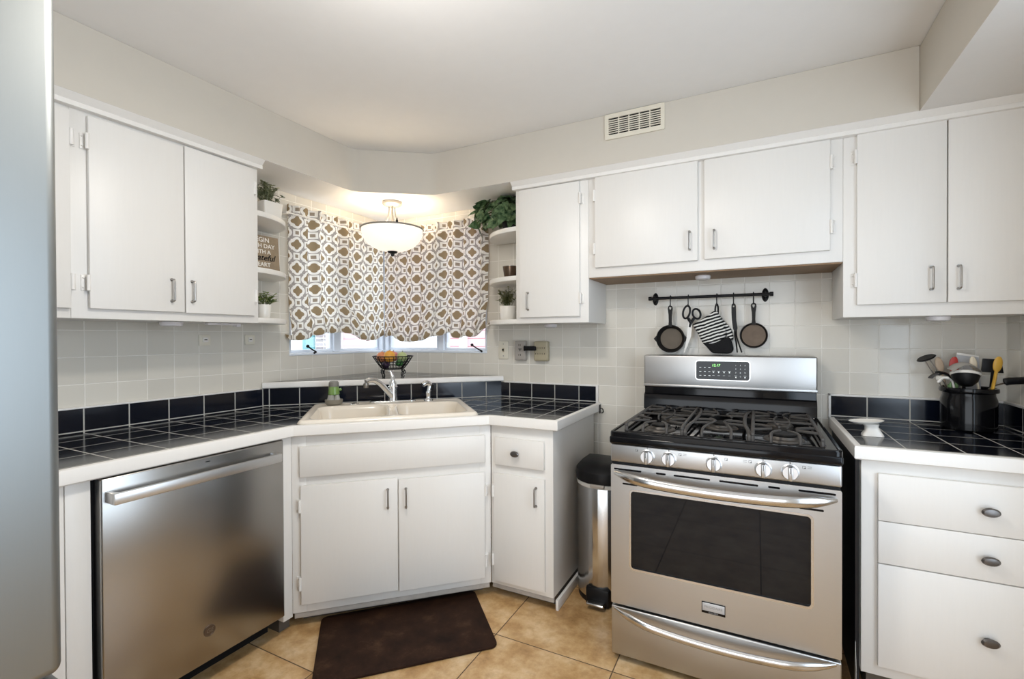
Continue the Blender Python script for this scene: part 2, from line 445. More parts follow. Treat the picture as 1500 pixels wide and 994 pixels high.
# ------------------------------------------------------------------ the corner window: two units
def window(name, x0, x1, ang, mx0, mx1, crank):
    z0, z1 = WZ0, WZ1
    t = bpy.data.objects.new(name, None); COL.objects.link(t); t['kind'] = 'structure'
    t.location = Matrix.Rotation(ang, 4, 'Z') @ Vector(((x0+x1)/2, 0, z0)); t.rotation_euler = (0, 0, ang); t.empty_display_size = .05
    LOCS[t.name] = Vector(((x0+x1)/2, 0, z0))
    bm = B(); f = .016
    box(bm, (x0, x1), (-.004, .11), (z0, z0+f), .003); box(bm, (x0, x1), (0.002, .11), (z1-f, z1), .003)
    box(bm, (x0, x0+f), (.002, .11), (z0+f, z1-f), .003); box(bm, (x1-f, x1), (.002, .11), (z0+f, z1-f), .003)
    box(bm, (mx0, mx1), (.02, .10), (z0+f, z1-f), .004)
    struct('window_frame', bm, m_vinyl, t)
    for a, b in ((x0+f, mx0), (mx1, x1-f)):
        bm = B(); s = .017; y0, y1 = .035, .075
        box(bm, (a, b), (y0, y1), (z0+f, z0+f+s), .003); box(bm, (a, b), (y0, y1), (z1-f-s, z1-f), .003)
        box(bm, (a, a+s), (y0, y1), (z0+f+s, z1-f-s), .003); box(bm, (b-s, b), (y0, y1), (z0+f+s, z1-f-s), .003)
        so = struct('sash', bm, m_vinyl, t)
        bm = B(); box(bm, (a+s-.003, b-s+.003), (.053, .058), (z0+f+s-.003, z1-f-s+.003)); struct('pane', bm, m_glass, so)
    bm = B()
    rod(bm, (crank, -.003, z0+.012), (crank, -.02, z0+.02), .006)
    tube(bm, spline([(crank, -.02, z0+.02), (crank-.03, -.022, z0+.035), (crank-.058, -.024, z0+.052)]), .0045, 8)
    ball(bm, (crank-.062, -.024, z0+.055), .010)
    sub(struct('crank_handle', bm, m_blackmetal, t), 'dark crank handle')
    return t
window('window_1', -.78, -.001, LEFT, -.437, -.381, -.61)
window('window_2', .001, .877, 0, .466, .518, .84)

# ------------------------------------------------------------------ outside the window
bm = B(); box(bm, (-12, 8), (.2, 9), (-.6, -.5)); struct('ground', bm, plain('pale_concrete', (.42, .42, .42), .9))
m_pink = NT('pink_lap_siding')
_p = m_pink.n('ShaderNodeNewGeometry').outputs['Position']
_fr = m_pink.math('FRACT', m_pink.math('MULTIPLY', m_pink.dot(_p, Z), 1/.115))
m_pink.set(m_pink.mix(m_pink.math('GREATER_THAN', _fr, .90), (.74, .47, .50), (.42, .20, .22)), .7); m_pink = m_pink.m
m_whitewash = plain('white_stucco', (.75, .76, .78), .9)
m_teal = plain('teal_window_glass', (.10, .30, .33), .15, var=.3, vs_=6)
m_brick = tiled('grey_brickwork', X, 0, .21, Z, 0, .075, .008, (.24, .22, .23), (.6, .6, .6), .8, .25)
t = thing('house', 'pink sided neighbour house with white trim panel seen through the window', 'house', (-1.6, 3.0, -.5))
bm = B(); box(bm, (-3.72, 1.5), (3.0, 5.5), (-.5, 3.2)); obj('wall', bm, m_pink, t)
bm = B(); box(bm, (-2.78, -1.72), (2.94, 3.0), (-.45, 2.2), .01); box(bm, (-3.77, -3.69), (2.95, 3.02), (-.5, 3.2)); box(bm, (-1.36, -1.24), (2.96, 3.0), (-.5, 3.2)); obj('trim_panel', bm, m_whitewash, t)
bm = B(); prism(bm, [(2.7, 3.15), (5.8, 3.15), (4.25, 4.4)], -3.74, 1.8, M=Matrix(((0, 0, 1, 0), (1, 0, 0, 0), (0, 1, 0, 0), (0, 0, 0, 1)))); obj('roof', bm, plain('grey_shingles', (.18, .17, .17), .9, var=.3, vs_=20), t)
t = thing('house', 'white neighbour house with teal window and grey brick corner', 'house', (-5.5, 3.3, -.5))
bm = B(); box(bm, (-8, -3.95), (3.3, 5.6), (-.5, 3.0)); obj('wall', bm, m_whitewash, t)
bm = B(); box(bm, (-5.02, -4.72), (3.26, 3.3), (.9, 1.55), .005); fr = obj('window', bm, m_teal, t)
bm = B(); box(bm, (-4.62, -3.97), (3.22, 3.3), (-.5, 1.9)); obj('brick_corner', bm, m_brick, t)
bm = B(); prism(bm, [(3.0, 2.95), (5.9, 2.95), (4.45, 4.1)], -8.3, -3.86, M=Matrix(((0, 0, 1, 0), (1, 0, 0, 0), (0, 1, 0, 0), (0, 0, 0, 1)))); obj('roof', bm, plain('brown_shingles', (.16, .13, .11), .9, var=.3, vs_=20), t)

# ------------------------------------------------------------------ curtains
def curtain(label, x0, x1, ang, seed, bottom, folds, corner, nx=150, nz=80):
    rnd = random.Random(seed); z1 = 2.04
    ph = [(rnd.uniform(0, 6.28), rnd.uniform(.8, 1.25)) for _ in range(6)]
    bm = B(); uvl = bm.loops.layers.uv.new('UVMap'); grid = []
    Wd = x1-x0; per = .128; gather = 1.12
    for j in range(nz+1):
        row = []
        b = j/nz
        for i in range(nx+1):
            a = i/nx; x = x0+Wd*a
            zb = bottom(a)
            z = z1+(zb-z1)*min(b/.94, 1.0)
            amp = .009+.010*(1-b)+.004*math.sin(3*a+seed)
            y = -.048 + amp*math.sin(2*PI*folds*a*ph[0][1]+ph[0][0]) + .6*amp*math.sin(2*PI*folds*1.9*a+ph[1][0]+1.2*b)
            y += .006*math.sin(2*PI*(1.3*a+1.1*b)+ph[2][0])*b + .008*noise.noise(Vector((a*9+seed, b*7, 3.3)))
            if b < .045: y += .006*math.sin(2*PI*folds*4*a)       # header ruffle
            elif b < .09: y = y*.75-.012                              # pocket over the rod
            puff = max(0, (b-.70)/.24); puff = min(puff, 1.0)
            y -= .050*math.sin(PI*min(puff*.62, .62))*(.7+.3*math.sin(2*PI*2.4*a+ph[3][0]))
            if b > .94:                                               # hem tucked back up to the glass
                q = (b-.94)/.06
                y += .055*q; z += .035*q*q
            z += .004*math.sin(2*PI*folds*a+ph[4][0])*b
            k_ = min(1, abs(a-corner)*Wd/.16); k_ = k_*k_*(3-2*k_); y = -.046+(y+.046)*(.12+.88*k_)
            row.append((bm.verts.new((x, min(y, -.012), z)), (a*Wd*gather/per+.013*math.sin(7*b+5*a), (1-b)*(z1-1.26)*1.05/(per*1.04))))
        grid.append(row)
    for j in range(nz):
        for i in range(nx):
            q = [grid[j][i], grid[j+1][i], grid[j+1][i+1], grid[j][i+1]]
            f = bm.faces.new([v for v, _ in q])
            for lp, (_, uv) in zip(f.loops, q): lp[uvl].uv = uv
    o = obj('curtain', bm, m_curtain, None, ang=ang, sharp=180)
    tag(o, label, 'curtain', 'trellis print curtains')
    return o
def cb(pts):
    def f(a):
        for (a0, z0), (a1, z1) in zip(pts, pts[1:]):
            if a <= a1:
                t = (a-a0)/(a1-a0); t = t*t*(3-2*t); return z0+(z1-z0)*t
        return pts[-1][1]
    return f
curtain('taupe trellis print curtain on the left wall window', -.815, -.055, LEFT, 2.0,
        cb([(0, 1.262), (.1, 1.255), (.2, 1.29), (.42, 1.305), (.55, 1.30), (.68, 1.255), (.85, 1.25), (1, 1.285)]), 5.5, 1)
curtain('taupe trellis print curtain on the back wall window beside the pothos', .055, .915, 0, 5.0,
        cb([(0, 1.275), (.12, 1.285), (.2, 1.24), (.36, 1.245), (.52, 1.275), (.66, 1.30), (.72, 1.27), (.86, 1.275), (.95, 1.285), (1, 1.33)]), 6.5, 0)
for nm, x0, x1, ang in (('left', -.835, -.045, LEFT), ('back', .045, .935, 0)):
    t = thing('curtain_rod', 'slim white curtain rod through the header of the %s wall curtain' % nm, 'curtain rod', ((x0+x1)/2, -.045, 1.99), ang)
    bm = B(); rod(bm, (x0, -.058, 1.985), (x1, -.058, 1.985), .005); obj('rod', bm, m_trimw, t)
    for xx in (x0+.004, x1-.004):
        bm = B(); box(bm, (xx-.006, xx+.006), (-.062, -.0005), (1.978, 1.992), .002); obj('bracket', bm, m_trimw, t)
# ------------------------------------------------------------------ cabinets
def pull(parent, x, z0, z1, yf, out=.024, m=None):
    """bent wire handle standing on a door face at y = yf"""
    bm = B(); k = .010
    pts = spline([(x, yf, z0), (x, yf-out+k*.4, z0+.001), (x, yf-out, z0+k), (x, yf-out, (z0+z1)/2), (x, yf-out, z1-k), (x, yf-out+k*.4, z1-.001), (x, yf, z1)], 5)
    tube(bm, pts, .0035, 8)
    for zz in (z0, z1): rod(bm, (x, yf+.001, zz), (x, yf-.003, zz), .006)
    return sub(obj('handle', bm, m or m_nickel, parent), 'brushed nickel wire handle')
def hinge(parent, x, z, yf, side):
    """painted surface hinge; side -1: the frame leaf lies to the left of x"""
    bm = B(); h = .056
    box(bm, (x, x+side*.019), (yf+.0145, yf+.0205), (z-h/2, z+h/2), .0015)
    box(bm, (x+side*.0015, x+side*.005), (yf-.002, yf+.019), (z-h/2+.006, z+h/2-.006), .001)
    rod(bm, (x+side*.004, yf-.001, z-h/2), (x+side*.004, yf-.001, z+h/2), .0058)
    for s in (-1, 1): ball(bm, (x+side*.013, yf+.0140, z+s*.017), .0030, seg=8)
    return obj('hinge', bm, m_trimw, parent)
def door(parent, x0, x1, z0, z1, yf, th=.018, name='door'):
    bm = B(); box(bm, (x0, x1), (yf, yf+th), (z0, z1), .0028)
    return obj(name, bm, m_white, parent)
def knob(parent, x, z, yf, m=None):
    bm = B()
    lathe(bm, [(0, 0), (.0075, 0), (.006, .010), (.013, .014), (.0155, .020), (.012, .026), (0, .028)], 20,
          M=Matrix.Translation((x, yf, z)) @ Matrix.Rotation(PI/2, 4, 'X') @ Matrix.Diagonal((1.5, .95, 1, 1)))
    return sub(obj('knob', bm, m or m_pewter, parent), 'dark oval metal knob')

UD, UF = .328, .310      # door face, face frame
def upper(label, x0, x1, z0, ang, doors, under=None):
    t = thing('wall_cabinet', label, 'cabinet', ((x0+x1)/2, 0, z0), ang, 'white painted wall cabinets')
    bm = B(); box(bm, (x0, x1), (-UF, -.002), (z0+(.006 if under else 0), 2.114), .0015); obj('cabinet_body', bm, m_white, t)
    if under:
        bm = B(); box(bm, (x0+.002, x1-.002), (-UF+.006, -.003), (z0, z0+.006)); sub(obj('bottom_panel', bm, under, t), 'unpainted brown plywood underside')
    for a, b, c, d, hs, hz, hx, h0, h1 in doors:
        dd = door(t, a, b, c, d, -UD)
        if hx is not None: pull(dd, hx, h0, h1, -UD)
        for z in hz: hinge(dd, a if hs < 0 else b, z, -UD, hs)
    return t
upper('white two door wall cabinet on the left wall beside the window shelves', -1.862, -1.176, 1.343, LEFT,
      [(-1.816, -1.507, 1.379, 2.062, -1, (1.97, 1.47), -1.556, 1.422, 1.509), (-1.503, -1.204, 1.377, 2.068, 1, (1.977, 1.47), -1.48, 1.424, 1.509)])
upper('white wall cabinet on the left wall mostly hidden by the refrigerator', -2.25, -1.8625, 1.343, LEFT,
      [(-2.21, -1.866, 1.377, 2.062, 1, (1.97, 1.47), -2.16, 1.422, 1.509)])
upper('tall single door white wall cabinet between the pothos shelves and the range', 1.253, 1.672, 1.345, 0,
      [(1.282, 1.628, 1.378, 2.072, 1, (1.983, 1.471), 1.334, 1.42, 1.51)])
upper('short two door white wall cabinet above the range', 1.6725, 2.7575, 1.567, 0,
      [(1.71, 2.200, 1.62, 2.078, -1, (1.984, 1.716), 2.165, 1.671, 1.754), (2.228, 2.712, 1.622, 2.074, 1, (1.981, 1.717), 2.27, 1.667, 1.75)], m_brown_ply)
upper('two door white wall cabinet right of the range above the utensil crock', 2.758, 3.355, 1.345, 0,
      [(2.802, 3.0795, 1.394, 2.079, -1, (1.987, 1.493), 3.034, 1.444, 1.529), (3.0835, 3.325, 1.394, 2.079, 1, (1.987, 1.493), 3.113, 1.443, 1.528)])

ZC_ = .8906           # counter top
def base_root(label, c, ang):
    return thing('base_cabinet', label, 'cabinet', c, ang, 'white painted base cabinets')
# sink corner, facing the room on the diagonal
FC = 1.338; f = -FC
t = base_root('white diagonal sink base cabinet with two doors behind the floor mat', (.04, f+.2, 0), DIAG)
bm = B(); y0, y1 = f+.001, f+.019
box(bm, (-.402, -.345), (y0, y1), (.066, .845), .001); box(bm, (.432, .487), (y0, y1), (.066, .845), .001)
box(bm, (-.345, .432), (y0, y1), (.775, .845), .001); box(bm, (-.345, .432), (y0, y1), (.595, .69), .001)
box(bm, (-.345, .432), (y0, y1), (.066, .13), .001); box(bm, (.025, .065), (y0, y1), (.13, .595), .001)
box(bm, (-.398, -.382), (y1, f+.60), (.066, .66)); box(bm, (.467, .483), (y1, f+.55), (.066, .66)); box(bm, (-.382, .467), (y1, f+.55), (.066, .082)); 
obj('cabinet_body', bm, m_white, t)
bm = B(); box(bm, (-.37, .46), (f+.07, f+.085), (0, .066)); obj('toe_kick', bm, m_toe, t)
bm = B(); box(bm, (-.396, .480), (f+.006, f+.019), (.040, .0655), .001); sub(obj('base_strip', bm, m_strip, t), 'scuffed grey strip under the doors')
sub(door(t, -.369, .455, .664, .796, f-.017, name='false_drawer_front'), 'plain false drawer front under the sink')
d = door(t, -.366, .0435, .106, .625, f-.017); pull(d, 0, .494, .577, f-.017); [hinge(d, -.366, z, f-.017, -1) for z in (.539, .2)]
d = door(t, .0475, .453, .10, .616, f-.017); pull(d, .08, .488, .573, f-.017); [hinge(d, .453, z, f-.017, 1) for z in (.526, .186)]

# right of the sink
f = -.632
t = base_root('narrow white base cabinet with one drawer and one door beside the trash can', (1.45, -.33, 0), 0)
bm = B(); box(bm, (1.277, 1.606), (f, -.03), (.066, .845), .0015); obj('cabinet_body', bm, m_white, t)
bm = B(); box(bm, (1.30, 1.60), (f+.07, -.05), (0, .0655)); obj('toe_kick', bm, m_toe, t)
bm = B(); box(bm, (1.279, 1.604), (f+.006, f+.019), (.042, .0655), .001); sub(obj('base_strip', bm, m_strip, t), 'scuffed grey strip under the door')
bm = B(); box(bm, (1.6065, 1.621), (f+.02, -.03), (0, .05), .003); sub(obj('base_trim', bm, m_trimw, t), 'white trim strip along the floor')
dw = door(t, 1.306, 1.566, .655, .787, f-.017, name='drawer'); knob(dw, 1.424, .72, f-.017)
d = door(t, 1.298, 1.568, .09, .612, f-.017); pull(d, 1.527, .486, .57, f-.017); [hinge(d, 1.298, z, f-.017, -1) for z in (.526, .193)]

# left of the dishwasher and the stile between dishwasher and sink
t = base_root('white filler cabinet between the dishwasher and the refrigerator', (-2.1, -.3, 0), LEFT)
bm = B(); box(bm, (-2.25, -1.997), (-.632, -.03), (.0, .845), .0015); box(bm, (-1.9955, -1.936), (-.634, -.03), (.0, .845), .0015); obj('cabinet_body', bm, m_white, t)
t = base_root('slim white stile between the dishwasher and the sink cabinet', (-1.27, -.6, 0), LEFT)
bm = B(); prism(bm, [(-1.294, -.634), (-1.249, -.634), (-1.236, -.61), (-1.236, -.50), (-1.294, -.50)], .055, .845, .0015); obj('stile', bm, m_white, t)
bm = B(); box(bm, (-1.29, -1.24), (-.60, -.5), (0, .055)); obj('toe_kick', bm, m_toe, t)

# right of the range
f = -.632
t = base_root('white three drawer base cabinet right of the range', (3.06, -.33, 0), 0)
bm = B(); box(bm, (2.767, XR-.003), (f, -.03), (.10, .845), .0015); obj('cabinet_body', bm, m_white, t)
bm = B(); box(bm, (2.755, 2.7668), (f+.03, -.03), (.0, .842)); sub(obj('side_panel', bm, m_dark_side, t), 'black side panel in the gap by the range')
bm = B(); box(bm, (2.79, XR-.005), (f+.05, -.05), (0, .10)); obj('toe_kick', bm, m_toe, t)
bm = B(); prism(bm, [(f+.035, 0), (f+.005, 0), (f+.005, .105), (f+.02, .19), (f+.035, .12)], 2.7535, 2.7548, M=Matrix(((0, 0, 1, 0), (1, 0, 0, 0), (0, 1, 0, 0), (0, 0, 0, 1)))); sub(obj('trim_scrap', bm, m_trimw, t), 'torn white strip at the foot of the side panel')
for z0, z1, kz in ((.641, .801, .719), (.496, .639, .567), (.14, .493, .311)):
    dw = door(t, 2.812, 3.335, z0, z1, f-.017, name='drawer'); knob(dw, 3.092, kz, f-.017)

# ------------------------------------------------------------------ countertops
def edge_profile(bm, pts, w=.017, z0=.8455, z1=.8925):
    """rounded wooden nosing along an outline, outside to the right of travel"""
    P_ = [Vector((p[0], p[1])) for p in pts]; offs = []
    for i, p in enumerate(P_):
        d1 = (P_[i]-P_[i-1]).normalized() if i else (P_[1]-P_[0]).normalized()
        d2 = (P_[i+1]-P_[i]).normalized() if i < len(P_)-1 else d1
        n1, n2 = Vector((d1.y, -d1.x)), Vector((d2.y, -d2.x)); b = (n1+n2).normalized()
        offs.append(b/ max(.3, b.dot(n1)))
    prof = [(-.02, z0), (w-.004, z0), (w, z0+.004), (w, z1-.006), (w-.002, z1-.002), (w-.006, z1), (-.003, z1), (-.003, z1-.004), (-.02, z1-.004)]
    tmp = bmesh.new(); rows = []
    for p, o in zip(P_, offs): rows.append([tmp.verts.new((p.x+o.x*q, p.y+o.y*q, z)) for q, z in prof])
    for a, b in zip(rows, rows[1:]):
        for k in range(len(prof)):
            j = (k+1) % len(prof); tmp.faces.new((a[k], a[j], b[j], b[k]))
    tmp.faces.new(rows[0][::-1]); tmp.faces.new(rows[-1])
    bmesh.ops.recalc_face_normals(tmp, faces=tmp.faces[:]); merge(bm, tmp)
Rd = Matrix.Rotation(AD, 3, 'Z')
def dg(s, c): v = Rd @ Vector((s, -c, 0)); return (v.x, v.y)
e = .017
S0, S1, C0, C1 = -.385, .432, .775, 1.338      # the sink's rim
hole = [dg(S0+.03, C0+.03), dg(S1-.03, C0+.03), dg(S1-.03, C1-.03), dg(S0+.03, C1-.03)]
t = thing('countertop', 'navy tiled countertop around the sink with white wooden edge', 'countertop', (.6, -.6, .845))
pL, pR = (.6615-e, -1.2515), (1.2785, -.6659+e)
mid1 = dg(.024, C1-.03); mid0 = dg(.024, C0+.03)
cF = dg(.024, 1.3679-e); cB = dg(.024, .4)
leftp = [(.003, -2.25), (.6615-e, -2.25), pL, cF, mid1, hole[3], hole[0], mid0, (.003, -.003)]
rightp = [(.003, -.003), mid0, hole[1], hole[2], mid1, cF, pR, (1.642-e, -.6659+e), (1.642-e, -.003)]
bm = B(); prism(bm, leftp, .8465, ZC_); obj('tile_surface', bm, m_navy_left, t, sharp=20)
bm = B(); prism(bm, rightp, .8465, ZC_); obj('tile_surface', bm, m_navy_right, t, sharp=20)
bm = B(); edge_profile(bm, [(.6615-e, -2.25), pL, pR, (1.642-e, -.6659+e), (1.642-e, -.003)]); obj('edge_trim', bm, m_trimw, t)
# splashbacks: navy tile with a thin white cap
SPL = .69
qL, qR = (.012, -(SPL-.012*DN[0])/-DN[1]), ((SPL+.012*DN[1])/DN[0], -.012)
bm = B(); box(bm, (.0005, .012), (-2.25, qL[1]), (ZC_, .990)); sub(obj('backsplash', bm, m_sp_left, t), 'navy tile backsplash strip on the left wall')
bm = B(); box(bm, (.0005, .016), (-2.25, qL[1]-.03), (.990, .998), .002); obj('backsplash_cap', bm, m_trimw, t)
bm = B(); prism(bm, [(qR[0]+.025, .994), (1.6265, .994), (1.6265, ZC_), (1.613, ZC_), (1.613, .985), (qR[0]+.025, .985)], 0.0005, .016, .0015, M=FRONT); obj('backsplash_cap', bm, m_trimw, t)
bm = B(); box(bm, (qR[0], 1.613), (-.012, -.0005), (ZC_, .986)); sub(obj('backsplash', bm, m_sp_back, t), 'navy tile backsplash strip on the back wall')
a = dg(-.66, SPL); 
bm = B(); prism(bm, [qL, qR, (qR[0]-.02, -.006), (.006, qL[1]+.02)], ZC_, .992); sub(obj('backsplash', bm, m_sp_diag, t), 'navy tile backsplash strip behind the sink')
# raised corner ledge
t = thing('corner_ledge', 'raised triangular navy tiled ledge in the corner behind the sink', 'ledge', (.25, -.25, .99))
CL = .705
lL, lR = (.002, -(CL-.002*DN[0])/-DN[1]), ((CL+.002*DN[1])/DN[0], -.002)
iL, iR = (.002, lL[1]+.025), (lR[0]-.025, -.002)
bm = B(); prism(bm, [iL, iR, (.002, -.002)], .9935, 1.0255); obj('tile_surface', bm, m_navy_ledge, t, sharp=20)
bm = B(); edge_profile(bm, [(iL[0], iL[1]), (iR[0], iR[1])], .016, .9935, 1.0265); obj('edge_trim', bm, m_trimw, t)

t = thing('countertop', 'navy tiled countertop right of the range with white wooden edge', 'countertop', (3.05, -.33, .845))
bm = B(); prism(bm, [(2.743+e, -.6659+e), (XR-.003, -.6659+e), (XR-.003, -.003), (2.743+e, -.003)], .8465, ZC_); obj('tile_surface', bm, m_navy_stove, t)
bm = B(); edge_profile(bm, [(2.743+e, -.003), (2.743+e, -.6659+e), (XR-.003, -.6659+e)]); obj('edge_trim', bm, m_trimw, t)
bm = B(); box(bm, (2.752, XR-.012), (-.012, -.0005), (ZC_, .990)); obj('backsplash', bm, m_sp_stove, t)
bm = B(); box(bm, (XR-.012, XR-.0005), (-.64, -.0005), (ZC_, .990)); obj('backsplash', bm, m_sp_right, t)
bm = B(); box(bm, (2.742, 2.752), (-.016, -.0005), (ZC_, 1.0), .002); box(bm, (2.742, XR-.001), (-.016, -.0005), (.990, 1.0), .002); box(bm, (XR-.016, XR-.0005), (-.64, -.016), (.990, 1.0), .002)
obj('backsplash_cap', bm, m_trimw, t)

# ------------------------------------------------------------------ corner shelves (quarter rounds)
def corner_shelf(label, x, z, r, ang, side):
    """side: +1 the arc runs to the right of x, -1 to the left"""
    t = thing('corner_shelf', label, 'shelf', (x, 0, z-.026), ang, 'white quarter round shelves by the window')
    bm = B(); pts = [(x, -.002)] + [(x+side*r*math.sin(R(a)), -.002-r*math.cos(R(a))) for a in range(0, 91, 5)]
    if side < 0: pts = pts[::-1]
    prism(bm, pts, z-.026, z, .003); obj('shelf_board', bm, m_shelf, t)
    return t
SH = (1.886, 1.613, 1.371)
for nm, z in zip(('top', 'middle', 'bottom'), SH):
    corner_shelf('%s white rounded corner shelf left of the window' % nm, -1.1745, z, .302, LEFT, 1)
    corner_shelf('%s white rounded corner shelf right of the window' % nm, 1.2515, z, .302, 0, -1)
# ------------------------------------------------------------------ sink and what stands on it
def sd_rr(x, y, x0, x1, y0, y1, r):
    cx, cy = (x0+x1)/2, (y0+y1)/2; qx = abs(x-cx)-(x1-x0)/2+r; qy = abs(y-cy)-(y1-y0)/2+r
    return math.hypot(max(qx, 0), max(qy, 0))+min(max(qx, qy), 0)-r
t = thing('sink', 'bisque double bowl drop in sink set diagonally in the navy counter', 'sink', ((S0+S1)/2, -(C0+C1)/2, ZC_), DIAG)
NX, NY = 130, 90; zr = ZC_+.017
bowls = [(S0+.045, .008, C0+.105, C1-.042), (.052, S1-.045, C0+.105, C1-.042)]
def sink_z(s, c):
    d_out = -sd_rr(s, c, S0, S1, C0, C1, .035)
    z = zr - .0155*(1-min(d_out/.016, 1))**2
    z -= .0035*max(0, min(1, (d_out-.016)/.014))
    for b0, b1, c0, c1 in bowls:
        d = -sd_rr(s, c, b0, b1, c0, c1, .07)
        if d > 0:
            q = min(d/.05, 1); z -= .17*(q*q*(3-2*q))**.75
    dv = abs(s-.030); 
    if dv < .03 and C0+.12 < c < C1-.06: z -= .02*(1-dv/.03)
    return z
bm = B(); g = []
for j in range(NY+1):
    row = []
    for i in range(NX+1):
        s = S0+(S1-S0)*i/NX; c = C0+(C1-C0)*j/NY
        d = sd_rr(s, c, S0, S1, C0, C1, .035)
        if d > 0:      # pull the corner vertices onto the rounded outline
            cx = min(max(s, S0+.035), S1-.035); cy = min(max(c, C0+.035), C1-.035)
            v = Vector((s-cx, c-cy)).normalized()*.035; s, c = cx+v.x, cy+v.y
        row.append(bm.verts.new((s, -c, max(sink_z(s, c), ZC_-.16))))
    g.append(row)
for j in range(NY):
    for i in range(NX): bm.faces.new((g[j][i], g[j+1][i], g[j+1][i+1], g[j][i+1]))
bmesh.ops.remove_doubles(bm, verts=bm.verts[:], dist=1e-5)
be = [e_ for e_ in bm.edges if e_.is_boundary]
r_ = bmesh.ops.extrude_edge_only(bm, edges=be)
bmesh.ops.translate(bm, vec=(0, 0, -.002), verts=[v for v in r_['geom'] if isinstance(v, bmesh.types.BMVert)])
bmesh.ops.recalc_face_normals(bm, faces=bm.faces[:])
obj('basin', bm, m_bisque, t, sharp=60)
for b0, b1, c0, c1 in bowls:
    bm = B(); lathe(bm, [(0, .002), (.02, .002), (.03, .005), (.038, .004), (.042, 0)], 24, c=((b0+b1)/2, -(c0+c1)/2, ZC_-.153)); obj('drain', bm, m_chrome, t)
bm = B(); lathe(bm, [(0, .002), (.02, .003), (.024, 0)], 20, c=(-.168, -(C0+.045), zr-.003)); obj('hole_cover', bm, m_chrome, t)

fz = zr-.004; fy = -(C0+.040)
t = thing('faucet', 'chrome single lever kitchen faucet on the sink', 'faucet', (.039, fy, fz), DIAG)
bm = B(); prism(bm, rrect(-.088, .166, fy-.028, fy+.028, .027), fz, fz+.011, .004); obj('base_plate', bm, m_chrome, t)
bm = B(); lathe(bm, [(0, .010), (.028, .010), (.027, .03), (.024, .05), (.024, .074), (.027, .078), (.027, .090), (.022, .094), (.021, .112), (.017, .120), (0, .122)], 24, c=(.039, fy, fz)); obj('body', bm, m_chrome, t)
bm = B()
tube(bm, spline([(.036, fy-.012, fz+.032), (.012, fy-.028, fz+.062), (-.022, fy-.05, fz+.104), (-.056, fy-.074, fz+.131), (-.088, fy-.098, fz+.137), (-.103, fy-.108, fz+.130)], 6), [.0155]*13+[.0145]*13+[.0135]*5, 12)
sp = obj('spout', bm, m_chrome, t)
bm = B(); lathe(bm, [(0, 0), (.0125, 0), (.014, .004), (.014, .024), (.010, .028), (0, .028)], 16, c=(-.103, fy-.108, fz+.098)); sub(obj('aerator', bm, m_nickel, sp), 'darker round spout tip')
bm = B(); tube(bm, [(.039, fy, fz+.118), (.038, fy+.003, fz+.140), (.033, fy+.008, fz+.158), (.028, fy+.012, fz+.170)], [.012, .011, .010, .0085], 12); ball(bm, (.027, fy+.013, fz+.173), .0105); obj('lever', bm, m_chrome, t)
t = thing('side_sprayer', 'chrome side sprayer right of the faucet', 'sprayer', (.238, fy, fz), DIAG)
bm = B(); lathe(bm, [(0, 0), (.026, 0), (.024, .008), (.016, .016), (.014, .03), (.017, .045), (.016, .055), (0, .056)], 20, c=(.238, fy, fz)); obj('holder', bm, m_chrome, t)
bm = B(); tube(bm, spline([(.240, fy, fz+.05), (.245, fy, fz+.075), (.246, fy, fz+.092), (.236, fy-.006, fz+.104), (.218, fy-.013, fz+.103), (.205, fy-.018, fz+.094)], 4), [.013]*8+[.0145]*5+[.016]*5+[.0155]*3, 12); obj('spray_head', bm, m_chrome, t)
bm = B(); tube(bm, [(.262, fy, fz+.062), (.263, fy, fz+.092)], .006, 8); obj('trigger', bm, m_black, t)

sx, sy = -.274, -(C0+.042)
t = thing('scrub_brush', 'palm dish brush with green soap chamber in a grey holder on the sink', 'brush', (sx, sy, fz), DIAG)
bm = B(); lathe(bm, [(0, .001), (.036, .001), (.044, .008), (.047, .028), (.044, .031), (.041, .026), (.036, .012), (0, .010)], 28, c=(sx, sy, fz)); sub(obj('holder', bm, plain('grey_brown_holder', (.22, .20, .16), .4), t), 'grey round drip holder')
bm = B(); rnd = random.Random(3)
for k in range(70):
    a = rnd.uniform(0, 6.28); r0 = .031*math.sqrt(rnd.random()); rod(bm, (sx+r0*1.2*math.cos(a), sy+r0*1.2*math.sin(a), fz+.012), (sx+r0*.85*math.cos(a), sy+r0*.85*math.sin(a), fz+.058), .0016, 5)
obj('bristles', bm, plain('white_bristles', (.55, .54, .50), .6), t)
bm = B(); lathe(bm, [(0, .056), (.027, .056), (.030, .060), (.029, .074), (.026, .095), (.024, .102), (0, .103)], 24, c=(sx, sy, fz)); tube(bm, [(sx+.028, sy, fz+.082), (sx+.040, sy, fz+.086)], .007, 8)
sub(obj('soap_chamber', bm, plain('green_clear_plastic', (.16, .27, .07), .2), t), 'green translucent soap chamber')
bm = B(); lathe(bm, [(0, .101), (.025, .101), (.027, .106), (.026, .124), (.020, .130), (0, .131)], 24, c=(sx, sy, fz)); sub(obj('push_cap', bm, plain('grey_rubber_cap', (.20, .19, .17), .5), t), 'grey push button cap')

